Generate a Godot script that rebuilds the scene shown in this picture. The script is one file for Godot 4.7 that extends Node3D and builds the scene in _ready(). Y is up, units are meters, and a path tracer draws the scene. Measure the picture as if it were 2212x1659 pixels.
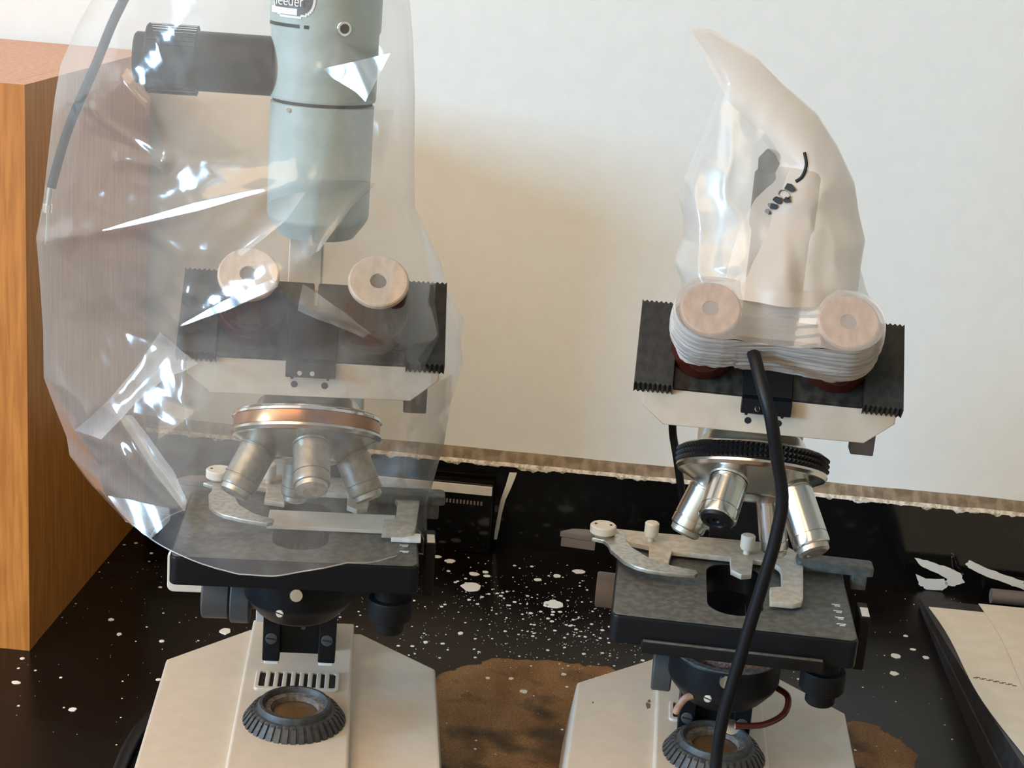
extends Node3D
# Two laboratory microscopes, one under a clear bag, on a black counter against a cream wall.
# Lengths inside builders are millimetres (scaled by 0.001 when a mesh is committed); y is up, the counter top is y = 0.

var rng := RandomNumberGenerator.new()
var M := {}

func _ready() -> void:
	rng.seed = 7
	camera_and_light()
	make_materials()
	room()
	counter()
	wooden_box()
	lever_file()
	var left := microscope(Vector3(-0.1643, 0, 0.4570), 8.5, true)
	var right := microscope(Vector3(0.0895, 0, 0.4448), -1.5, false)
	clear_bag(left)
	wrapped_bag(right)
	cords(left, right)
	counter_things()

# ------------------------------------------------------------------ camera, sky, lights
func camera_and_light() -> void:
	var cam := Camera3D.new()
	cam.name = "camera"
	add_child(cam)
	cam.fov = 2.0 * rad_to_deg(atan(1659.0 / 2.0 / 3500.0))
	cam.near = 0.02
	var b := Basis(Vector3.UP, deg_to_rad(3.2)) * Basis(Vector3.RIGHT, deg_to_rad(-16.3)) * Basis(Vector3.BACK, deg_to_rad(4.5))
	cam.transform = Transform3D(b, Vector3(0, 0.54, 1.33))
	cam.current = true
	var we := WorldEnvironment.new()
	we.name = "environment"
	var e := Environment.new()
	e.background_mode = Environment.BG_SKY
	var sky := Sky.new()
	var sm := ProceduralSkyMaterial.new()
	sm.sky_top_color = Color(0.45, 0.6, 0.85)
	sm.sky_horizon_color = Color(0.85, 0.9, 0.95)
	sm.ground_bottom_color = Color(0.4, 0.38, 0.33)
	sm.ground_horizon_color = Color(0.75, 0.75, 0.72)
	sm.sky_energy_multiplier = 1.5
	sky.sky_material = sm
	e.sky = sky
	e.tonemap_mode = Environment.TONE_MAPPER_LINEAR
	e.tonemap_exposure = 1.17
	e.sdfgi_enabled = true
	e.ssao_enabled = true
	e.ssil_enabled = true
	we.environment = e
	add_child(we)
	# daylight through the window in the left wall
	var win := AreaLight3D.new()
	win.name = "window_daylight"
	win.area_size = Vector2(1.3, 0.9)
	win.light_color = Color(0.62, 0.82, 1.0)
	win.light_energy = 33.0
	win.area_range = 12.0
	win.area_attenuation = 2.0
	win.shadow_enabled = true
	add_child(win)
	win.transform = Transform3D(Basis(Vector3.UP, -PI / 2), Vector3(-4.46, 1.18, 2.95))
	# unseen warm ceiling light, placed to warm the shaded areas
	var lamp := AreaLight3D.new()
	lamp.name = "unseen_ceiling_light"
	lamp.area_size = Vector2(3.0, 2.2)
	lamp.light_color = Color(1.0, 0.83, 0.64)
	lamp.light_energy = 7.8
	lamp.area_range = 12.0
	lamp.area_attenuation = 2.0
	lamp.shadow_enabled = true
	add_child(lamp)
	lamp.transform = Transform3D(Basis(Vector3.RIGHT, -PI / 2), Vector3(-1.8, 2.13, 1.9))

# ------------------------------------------------------------------ materials
func mat(col: Color, rough: float, metal := 0.0) -> StandardMaterial3D:
	var m := StandardMaterial3D.new()
	m.albedo_color = col
	m.roughness = rough
	m.metallic = metal
	return m

func noise_tex(freq: float, c0: Color, c1: Color, oct := 4, size := 512, s := 1, lo := 0.3, hi := 0.7) -> NoiseTexture2D:
	var n := FastNoiseLite.new()
	n.seed = s
	n.noise_type = FastNoiseLite.TYPE_SIMPLEX_SMOOTH
	n.frequency = freq
	n.fractal_octaves = oct
	var g := Gradient.new()
	g.set_color(0, c0)
	g.set_color(1, c1)
	g.set_offset(0, lo)
	g.set_offset(1, hi)
	var t := NoiseTexture2D.new()
	t.noise = n
	t.width = size
	t.height = size
	t.seamless = true
	t.color_ramp = g
	return t

func textured(col0: Color, col1: Color, rough: float, scale: float, s: int, bump := 0.0, metal := 0.0, lo := 0.3, hi := 0.7) -> StandardMaterial3D:
	var m := mat(Color.WHITE, rough, metal)
	m.albedo_texture = noise_tex(0.012, col0, col1, 5, 512, s, lo, hi)
	m.uv1_triplanar = true
	m.uv1_scale = Vector3.ONE * scale
	if bump > 0.0:
		m.heightmap_enabled = true
		m.heightmap_scale = bump
		m.heightmap_texture = noise_tex(0.03, Color.BLACK, Color.WHITE, 4, 512, s + 50)
	return m

func film(col: Color, alpha: float, rough: float) -> StandardMaterial3D:
	var m := mat(Color(col, alpha), rough)
	m.transparency = BaseMaterial3D.TRANSPARENCY_ALPHA
	m.cull_mode = BaseMaterial3D.CULL_DISABLED
	return m

func make_materials() -> void:
	M.wall = textured(Color(0.868, 0.857, 0.820), Color(0.876, 0.865, 0.828), 0.75, 6.0, 3, 0.004)
	M.plaster = textured(Color(0.42, 0.36, 0.28), Color(0.57, 0.50, 0.41), 0.9, 14.0, 5, 0.02)
	M.lip = textured(Color(0.62, 0.56, 0.47), Color(0.84, 0.80, 0.73), 0.85, 22.0, 6, 0.02, 0.0, 0.4, 0.6)
	M.paint = mat(Color(0.86, 0.84, 0.79), 0.5)
	M.granite = mat(Color(0.05, 0.047, 0.045), 0.09)
	M.beige = textured(Color(0.752, 0.702, 0.634), Color(0.768, 0.718, 0.652), 0.45, 9.0, 11)
	M.cream = textured(Color(0.80, 0.765, 0.70), Color(0.83, 0.80, 0.735), 0.4, 9.0, 12)
	M.headcream = textured(Color(0.735, 0.68, 0.60), Color(0.76, 0.705, 0.63), 0.4, 9.0, 13)
	M.black = mat(Color(0.07, 0.078, 0.088), 0.42)
	M.blackmatte = mat(Color(0.075, 0.072, 0.07), 0.6)
	M.dusty = textured(Color(0.28, 0.28, 0.26), Color(0.35, 0.35, 0.325), 0.6, 22.0, 21)
	M.plate = textured(Color(0.10, 0.10, 0.097), Color(0.21, 0.205, 0.19), 0.42, 20.0, 22)
	M.grip = textured(Color(0.15, 0.15, 0.145), Color(0.20, 0.20, 0.19), 0.55, 30.0, 23)
	M.greyknob = mat(Color(0.24, 0.245, 0.245), 0.5)
	M.steel = mat(Color(0.80, 0.80, 0.78), 0.22, 1.0)
	M.chrome = mat(Color(0.90, 0.90, 0.90), 0.1, 1.0)
	M.satin = textured(Color(0.66, 0.645, 0.60), Color(0.76, 0.745, 0.70), 0.38, 30.0, 25, 0.0, 0.85)
	M.warmreflect = mat(Color(0.66, 0.46, 0.31), 0.25, 1.0)  # polished metal ring: warm reflections put into the colour
	M.satindark = textured(Color(0.52, 0.50, 0.45), Color(0.60, 0.58, 0.53), 0.42, 30.0, 24, 0.0, 0.7)
	M.silverpaint = textured(Color(0.70, 0.66, 0.59), Color(0.77, 0.735, 0.67), 0.5, 20.0, 26, 0.0, 0.25)
	M.bakelite = mat(Color(0.25, 0.085, 0.05), 0.2)
	M.cap = textured(Color(0.54, 0.41, 0.32), Color(0.64, 0.51, 0.41), 0.6, 25.0, 27)
	M.capbeige = textured(Color(0.70, 0.62, 0.54), Color(0.76, 0.68, 0.60), 0.5, 25.0, 30)
	M.rust = mat(Color(0.42, 0.33, 0.26), 0.8)
	M.capgrey = mat(Color(0.42, 0.38, 0.35), 0.6)
	M.greygreen = textured(Color(0.60, 0.655, 0.63), Color(0.635, 0.69, 0.665), 0.42, 9.0, 28)
	M.lens = mat(Color(0.42, 0.33, 0.22), 0.25)
	M.copper = textured(Color(0.45, 0.30, 0.27), Color(0.75, 0.62, 0.56), 0.4, 60.0, 29)
	M.rubber = mat(Color(0.075, 0.075, 0.08), 0.45)
	M.ring = textured(Color(0.17, 0.18, 0.19), Color(0.27, 0.265, 0.25), 0.55, 40.0, 31)
	M.ringdust = textured(Color(0.34, 0.32, 0.29), Color(0.50, 0.46, 0.41), 0.7, 40.0, 32)
	M.dark = mat(Color(0.03, 0.028, 0.025), 0.7)
	M.white = mat(Color(0.88, 0.87, 0.84), 0.5)
	M.paper = textured(Color(0.86, 0.82, 0.75), Color(0.89, 0.85, 0.785), 0.7, 6.0, 33)
	M.filecover = textured(Color(0.15, 0.14, 0.135), Color(0.21, 0.195, 0.185), 0.5, 12.0, 34)
	for k in ["black", "blackmatte", "plate", "grip", "rubber"]:
		M[k].metallic_specular = 0.32
	M.bag = film(Color(0.86, 0.85, 0.83), 0.135, 0.12)
	M.fold = film(Color(0.90, 0.89, 0.87), 0.22, 0.15)
	M.sack = film(Color(0.85, 0.84, 0.81), 0.26, 0.24)
	M.hood = mat(Color(0.83, 0.77, 0.70, 0.52), 0.4)
	M.hood.transparency = BaseMaterial3D.TRANSPARENCY_ALPHA
	M.wrap = film(Color(0.92, 0.88, 0.83), 0.5, 0.22)
	M.endfilm = film(Color(0.92, 0.88, 0.83), 0.24, 0.16)
	M.hair = mat(Color(0.93, 0.92, 0.9, 1.0), 0.4)

# ------------------------------------------------------------------ mesh helpers
func quad(t: PackedVector3Array, a: Vector3, b: Vector3, c: Vector3, d: Vector3) -> void:
	# a b c d run anticlockwise seen from outside
	if not (a.is_equal_approx(b) or b.is_equal_approx(c) or a.is_equal_approx(c)):
		t.append(a); t.append(c); t.append(b)
	if not (a.is_equal_approx(c) or c.is_equal_approx(d) or a.is_equal_approx(d)):
		t.append(a); t.append(d); t.append(c)

func tri(t: PackedVector3Array, a: Vector3, b: Vector3, c: Vector3, n: Vector3) -> void:
	if (b - a).cross(c - a).dot(n) > 0.0:
		t.append(a); t.append(c); t.append(b)
	else:
		t.append(a); t.append(b); t.append(c)

func fin(t: PackedVector3Array, crease := 35.0, s := 0.001) -> ArrayMesh:
	var n := t.size() / 3
	var fn := PackedVector3Array()
	fn.resize(n)
	var at := {}
	for f in n:
		fn[f] = (t[f * 3 + 2] - t[f * 3]).cross(t[f * 3 + 1] - t[f * 3])
	for i in t.size():
		var k := Vector3i((t[i] * 200.0).round())
		if at.has(k):
			at[k].append(i / 3)
		else:
			at[k] = PackedInt32Array([i / 3])
	var cosc := cos(deg_to_rad(crease))
	var un := PackedVector3Array()
	un.resize(n)
	for f in n:
		un[f] = fn[f].normalized()
	var nor := PackedVector3Array()
	nor.resize(t.size())
	for i in t.size():
		var k := Vector3i((t[i] * 200.0).round())
		var me := un[i / 3]
		var sum := Vector3.ZERO
		for f in at[k]:
			if un[f].dot(me) > cosc:
				sum += fn[f]
		nor[i] = sum.normalized() if sum.length_squared() > 0.0 else me
	var v := t.duplicate()
	for i in v.size():
		v[i] *= s
	var a := []
	a.resize(Mesh.ARRAY_MAX)
	a[Mesh.ARRAY_VERTEX] = v
	a[Mesh.ARRAY_NORMAL] = nor
	var m := ArrayMesh.new()
	m.add_surface_from_arrays(Mesh.PRIMITIVE_TRIANGLES, a)
	return m

func lathe(t: PackedVector3Array, prof: Array, n := 48, xf := Transform3D()) -> void:
	for i in prof.size() - 1:
		var p: Vector2 = prof[i]
		var q: Vector2 = prof[i + 1]
		for k in n:
			var a0 := TAU * k / n
			var a1 := TAU * (k + 1) / n
			quad(t, xf * Vector3(p.x * cos(a1), p.y, p.x * sin(a1)), xf * Vector3(p.x * cos(a0), p.y, p.x * sin(a0)),
				xf * Vector3(q.x * cos(a0), q.y, q.x * sin(a0)), xf * Vector3(q.x * cos(a1), q.y, q.x * sin(a1)))

func inset(poly: PackedVector2Array, d: float) -> PackedVector2Array:
	var o := PackedVector2Array()
	var n := poly.size()
	for i in n:
		var p := poly[i]
		var e0 := (p - poly[(i + n - 1) % n]).normalized()
		var e1 := (poly[(i + 1) % n] - p).normalized()
		var n0 := Vector2(-e0.y, e0.x)
		var n1 := Vector2(-e1.y, e1.x)
		var b := n0 + n1
		var l := maxf(b.length_squared(), 0.4)
		o.append(p + b * (2.0 * d / l))
	return o

func oriented(poly: PackedVector2Array) -> PackedVector2Array:
	var a := 0.0
	for i in poly.size():
		a += poly[i].cross(poly[(i + 1) % poly.size()])
	var p := poly.duplicate()
	if a < 0.0:
		p.reverse()
	return p

func cap(t: PackedVector3Array, poly: PackedVector2Array, y: float, up: Vector3, xf: Transform3D) -> void:
	var idx := Geometry2D.triangulate_polygon(poly)
	for i in range(0, idx.size(), 3):
		tri(t, xf * Vector3(poly[idx[i]].x, y, poly[idx[i]].y), xf * Vector3(poly[idx[i + 1]].x, y, poly[idx[i + 1]].y), xf * Vector3(poly[idx[i + 2]].x, y, poly[idx[i + 2]].y), xf.basis * up)

func wall_between(t: PackedVector3Array, p0: PackedVector2Array, y0: float, p1: PackedVector2Array, y1: float, xf: Transform3D) -> void:
	var n := p0.size()
	for i in n:
		var j := (i + 1) % n
		quad(t, xf * Vector3(p0[j].x, y0, p0[j].y), xf * Vector3(p0[i].x, y0, p0[i].y), xf * Vector3(p1[i].x, y1, p1[i].y), xf * Vector3(p1[j].x, y1, p1[j].y))

# polygon in (x, z) raised from y0 to y1, with bevels, perhaps with one hole
func prism(t: PackedVector3Array, poly_in: PackedVector2Array, y0: float, y1: float, bt := 0.0, bb := 0.0, xf := Transform3D(), hole_in := PackedVector2Array()) -> void:
	var poly := oriented(poly_in)
	var rings := [[poly, y0]]
	if bb > 0.0:
		rings = [[inset(poly, bb), y0], [inset(poly, bb * 0.3), y0 + bb * 0.3], [poly, y0 + bb]]
	if bt > 0.0:
		rings.append([poly, y1 - bt])
		rings.append([inset(poly, bt * 0.3), y1 - bt * 0.3])
		rings.append([inset(poly, bt), y1])
	else:
		rings.append([poly, y1])
	for i in rings.size() - 1:
		wall_between(t, rings[i][0], rings[i][1], rings[i + 1][0], rings[i + 1][1], xf)
	var top: PackedVector2Array = rings[-1][0]
	var bot: PackedVector2Array = rings[0][0]
	if hole_in.size():
		var hole := oriented(hole_in)
		hole.reverse()
		wall_between(t, hole, y0, hole, y1, xf)
		annulus(t, top, hole, y1, Vector3.UP, xf)
		annulus(t, bot, hole, y0, Vector3.DOWN, xf)
		return
	cap(t, top, y1, Vector3.UP, xf)
	cap(t, bot, y0, Vector3.DOWN, xf)

# flat face between an outline and a hole, both star-shaped about the hole's middle
func annulus(t: PackedVector3Array, outer: PackedVector2Array, hole: PackedVector2Array, y: float, up: Vector3, xf: Transform3D) -> void:
	var c := Vector2.ZERO
	for p in hole:
		c += p / hole.size()
	var angs := []
	for r in [outer, hole]:
		for p in r:
			angs.append(fposmod((p - c).angle(), TAU))
	angs.sort()
	var a := []
	for v in angs:
		if a.is_empty() or v - a[-1] > 0.0004:
			a.append(v)
	for i in a.size():
		var q := []
		for v in [a[i], a[(i + 1) % a.size()]]:
			for poly in [hole, outer]:
				q.append(ray_hit(poly, c, v))
		tri(t, xf * Vector3(q[0].x, y, q[0].y), xf * Vector3(q[1].x, y, q[1].y), xf * Vector3(q[3].x, y, q[3].y), xf.basis * up)
		tri(t, xf * Vector3(q[0].x, y, q[0].y), xf * Vector3(q[3].x, y, q[3].y), xf * Vector3(q[2].x, y, q[2].y), xf.basis * up)

func ray_hit(poly: PackedVector2Array, c: Vector2, ang: float) -> Vector2:
	var d := Vector2.from_angle(ang)
	var best := 0.0
	for i in poly.size():
		var p := poly[i] - c
		var e := poly[(i + 1) % poly.size()] - poly[i]
		var den := d.cross(e)
		if absf(den) > 1e-9:
			var k := p.cross(d) / den
			if k >= -1e-4 and k <= 1.0001:
				best = maxf(best, p.cross(e) / den)
	return c + d * best

func rrect(cx: float, cz: float, w: float, d: float, r: float, seg := 5) -> PackedVector2Array:
	var o := PackedVector2Array()
	r = minf(r, minf(w, d) / 2.0 - 0.001)
	for q in 4:
		var c: Vector2 = [Vector2(w / 2 - r, d / 2 - r), Vector2(-w / 2 + r, d / 2 - r), Vector2(-w / 2 + r, -d / 2 + r), Vector2(w / 2 - r, -d / 2 + r)][q]
		for s in seg + 1:
			var a := PI / 2 * (q + float(s) / seg)
			o.append(Vector2(cx, cz) + c + Vector2(cos(a), sin(a)) * r)
	return o

func block(t: PackedVector3Array, c: Vector3, size: Vector3, bevel := 0.6, r := 0.6, xf := Transform3D()) -> void:
	r = maxf(r, bevel * 1.1)
	prism(t, rrect(c.x, c.z, size.x, size.z, maxf(r, 0.01), 3 if r > 0.2 else 1), c.y - size.y / 2, c.y + size.y / 2, bevel, bevel, xf)

func tube(t: PackedVector3Array, path: PackedVector3Array, r: float, n := 14, r_end := -1.0) -> void:
	var ring_prev := PackedVector3Array()
	var up := Vector3(0.31, 0.2, 0.9).normalized()
	var last := path.size() - 1
	for i in path.size():
		var d := (path[mini(i + 1, last)] - path[maxi(i - 1, 0)]).normalized()
		var x := up.cross(d).normalized()
		var y := d.cross(x).normalized()
		up = y
		var rr := r if r_end < 0.0 else lerpf(r, r_end, float(i) / last)
		var ring := PackedVector3Array()
		for k in n:
			var a := TAU * k / n
			ring.append(path[i] + (x * cos(a) + y * sin(a)) * rr)
		if i > 0:
			for k in n:
				var k2 := (k + 1) % n
				quad(t, ring_prev[k], ring_prev[k2], ring[k2], ring[k])
		if i == 0 or i == last:
			for k in n:
				tri(t, path[i], ring[k], ring[(k + 1) % n], -d if i == 0 else d)
		ring_prev = ring

func smooth_path(pts: Array, steps := 8) -> PackedVector3Array:
	var o := PackedVector3Array()
	var n := pts.size()
	for i in n - 1:
		var a: Vector3 = pts[maxi(i - 1, 0)]
		var b: Vector3 = pts[i]
		var c: Vector3 = pts[i + 1]
		var d: Vector3 = pts[mini(i + 2, n - 1)]
		for s in steps:
			o.append(b.cubic_interpolate(c, a, d, float(s) / steps))
	o.append(pts[n - 1])
	return o

func v2(a: Array) -> PackedVector2Array:
	var o := PackedVector2Array()
	for i in range(0, a.size(), 2):
		o.append(Vector2(a[i], a[i + 1]))
	return o

func along(from: Vector3, dir: Vector3) -> Transform3D:   # local y points along dir
	var y := dir.normalized()
	var x := y.cross(Vector3(0.13, 0.97, 0.2)).normalized()
	if absf(y.dot(Vector3(0.13, 0.97, 0.2).normalized())) > 0.98:
		x = y.cross(Vector3.BACK).normalized()
	return Transform3D(Basis(x, y, x.cross(y)), from)

# ------------------------------------------------------------------ objects
var taken := {}
func numbered(called: String) -> String:
	taken[called] = taken.get(called, -1) + 1
	return called if taken[called] == 0 else "%s_%03d" % [called, taken[called]]

func thing(called: String, label: String, category: String, at := Vector3.ZERO, yaw := 0.0, group := "") -> Node3D:
	var o := Node3D.new()
	o.name = numbered(called)
	add_child(o)
	o.position = at
	o.rotation.y = deg_to_rad(yaw)
	tag(o, label, category, group)
	return o

func tag(o: Node3D, label: String, category: String, group := "") -> Node3D:
	o.set_meta("label", label)
	o.set_meta("category", category)
	if group:
		o.set_meta("group", group)
	return o

func solo(called: String, mesh: Mesh, m: Material, label: String, category: String, at := Vector3.ZERO, yaw := 0.0, group := "") -> MeshInstance3D:
	var o := MeshInstance3D.new()
	o.name = numbered(called)
	o.mesh = mesh
	o.material_override = m
	add_child(o)
	o.position = at
	o.rotation.y = deg_to_rad(yaw)
	tag(o, label, category, group)
	return o

func part(parent: Node3D, called: String, mesh: Mesh, m: Material, xf := Transform3D(), label := "") -> MeshInstance3D:
	var o := MeshInstance3D.new()
	var k := 0
	var full := called
	while parent.has_node(NodePath(full)):
		k += 1
		full = "%s_%03d" % [called, k]
	o.name = full
	o.mesh = mesh
	o.material_override = m
	o.transform = xf
	parent.add_child(o, true)
	if label:
		o.set_meta("label", label)
	return o

func struct(called: String, mesh: Mesh, m: Material, label: String, category: String) -> MeshInstance3D:
	var o := solo(called, mesh, m, label, category)
	o.set_meta("kind", "structure")
	return o

func mm(x: float, y: float, z: float) -> Transform3D:
	return Transform3D(Basis(), Vector3(x, y, z) * 0.001)

# ------------------------------------------------------------------ room
func slab(lo: Vector3, hi: Vector3, bevel := 0.0) -> ArrayMesh:   # metres
	var t := PackedVector3Array()
	var c := (lo + hi) * 500.0
	var s := (hi - lo) * 1000.0
	block(t, c, s, bevel, bevel)
	return fin(t, 30.0)

func room() -> void:
	var x0 := -4.5
	var x1 := 2.5
	var z1 := 4.5
	var y0 := -0.86
	var y1 := 2.2
	struct("wall_back", slab(Vector3(x0, y0, -0.13), Vector3(x1, y1, -0.012)), M.wall, "cream painted plaster wall behind the microscopes", "wall")
	var warm := textured(Color(0.80, 0.72, 0.60), Color(0.83, 0.75, 0.63), 0.8, 1.0, 41)  # colour of the unseen walls, chosen so bounced light turns warm
	struct("wall_right", slab(Vector3(x1, y0, -0.13), Vector3(x1 + 0.12, y1, z1)), warm, "unseen cream side wall on the right, toned to bounce warm light", "wall")
	struct("wall_front", slab(Vector3(x0, y0, z1), Vector3(x1 + 0.12, y1, z1 + 0.12)), warm, "unseen cream wall behind the camera, toned to bounce warm light", "wall")
	# left wall with a window opening
	var t := PackedVector3Array()
	var wz0 := 2.3
	var wz1 := 3.6
	var wy0 := 0.63
	var wy1 := 1.73
	for b in [[y0, wy0, -0.13, z1], [wy1, y1, -0.13, z1], [wy0, wy1, -0.13, wz0], [wy0, wy1, wz1, z1]]:
		block(t, Vector3(x0 - 0.06, (b[0] + b[1]) / 2, (b[2] + b[3]) / 2) * 1000.0, Vector3(120, (b[1] - b[0]) * 1000.0, (b[3] - b[2]) * 1000.0), 0.0, 0.0)
	struct("wall_left", fin(t), warm, "unseen cream wall with the window on the left, toned to bounce warm light", "wall")
	struct("floor", slab(Vector3(x0, y0 - 0.1, -0.13), Vector3(x1, y0, z1)), textured(Color(0.42, 0.30, 0.20), Color(0.5, 0.37, 0.26), 0.5, 1.5, 42), "unseen brown floor of the room, toned to bounce warm light", "floor")
	struct("ceiling", slab(Vector3(x0, y1, -0.13), Vector3(x1, y1 + 0.1, z1)), M.wall, "pale plaster ceiling of the room", "ceiling")
	t = PackedVector3Array()
	for b in [[wy0, wy0 + 0.05, wz0, wz1], [wy1 - 0.05, wy1, wz0, wz1], [wy0, wy1, wz0, wz0 + 0.05], [wy0, wy1, wz1 - 0.05, wz1], [wy0, wy1, 2.93, 2.97]]:
		block(t, Vector3(x0 - 0.04, (b[0] + b[1]) / 2, (b[2] + b[3]) / 2) * 1000.0, Vector3(50, (b[1] - b[0]) * 1000.0, (b[3] - b[2]) * 1000.0), 3.0, 0.5)
	var w := struct("window_1", fin(t), M.white, "white framed window in the left wall", "window")
	for z in [[wz0 + 0.05, 2.93], [2.97, wz1 - 0.05]]:
		part(w, "pane", slab(Vector3(x0 - 0.045, wy0 + 0.05, z[0]), Vector3(x0 - 0.041, wy1 - 0.05, z[1])), film(Color(0.95, 0.97, 1.0), 0.04, 0.02))
	# out of view: glowing ceiling panel that goes with the unseen warm light
	var fit := thing("unseen_ceiling_lamp", "unseen flat ceiling panel, placed to light the shaded sides warmly", "lamp", Vector3(-1.8, 2.2, 1.9))
	part(fit, "housing", slab(Vector3(-1.53, -0.05, -1.13), Vector3(1.53, 0, 1.13)), M.white)
	var glow := mat(Color(0.95, 0.9, 0.8), 0.5)
	glow.emission_enabled = true
	glow.emission = Color(1.0, 0.86, 0.67)
	glow.emission_energy_multiplier = 0.6
	part(fit, "lamp_diffuser", slab(Vector3(-1.5, -0.06, -1.1), Vector3(1.5, -0.05, 1.1)), glow)
	# black upstand behind the counter with its dirty plaster-smeared top edge
	struct("trim_1", slab(Vector3(x0, 0, -0.012), Vector3(x1, 0.0765, 0.0), 0.001), M.granite, "glossy black stone upstand along the wall", "skirting")
	t = PackedVector3Array()
	var t2 := PackedVector3Array()
	var n := FastNoiseLite.new()
	n.seed = 5
	n.frequency = 0.09
	n.fractal_octaves = 4
	var prev: Array = []
	for i in 801:
		var x := -500.0 + i * 1.25
		var top := 86.0 + n.get_noise_2d(x * 0.08, 3.0) * 1.0
		var face := 75.8 - maxf(0.0, n.get_noise_2d(x * 0.5, 90.0) * 4.5 + 0.5) - maxf(0.0, n.get_noise_2d(x * 2.5, 90.0)) * 1.2
		var lip := 78.4 + n.get_noise_2d(x * 0.2, 44.0) * 0.6
		var cur := [Vector3(x, top, -12.0), Vector3(x, lip, -2.2 + n.get_noise_2d(x * 0.25, 70.0) * 1.6), Vector3(x, 77.6 + n.get_noise_2d(x * 2.0, 20.0) * 0.7, 0.2), Vector3(x, 75.9, 0.9), Vector3(x, face, 0.45), Vector3(x, face, -0.2)]
		if i > 0:
			for k in 5:
				quad(t if k == 0 else t2, prev[k + 1], cur[k + 1], cur[k], prev[k])
		prev = cur
	var ledge := struct("trim_2", fin(t, 60.0), M.plaster, "chipped plaster-smeared ledge on top of the black upstand", "ledge")
	part(ledge, "plaster_lip", fin(t2, 60.0), M.lip)

# ------------------------------------------------------------------ counter
func stain(x: float, z: float, n: FastNoiseLite) -> float:   # how far inside the bare brown patches, in mm
	var w := n.get_noise_2d(x, z) * 9.0 + n.get_noise_2d(x * 4.0, z * 4.0) * 3.0
	var d := 122.0 - Vector2((x + 8.0) * 1.05, (z - 335.0)).length()
	d = minf(d, z - 209.0 - maxf(0.0, -(x + 62.0)) * 1.3)
	d = minf(d, x + 112.0)
	var e := 26.0 - Vector2((x - 213.0), (z - 300.0) * 0.75).length()
	return maxf(d, e) + w

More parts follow.
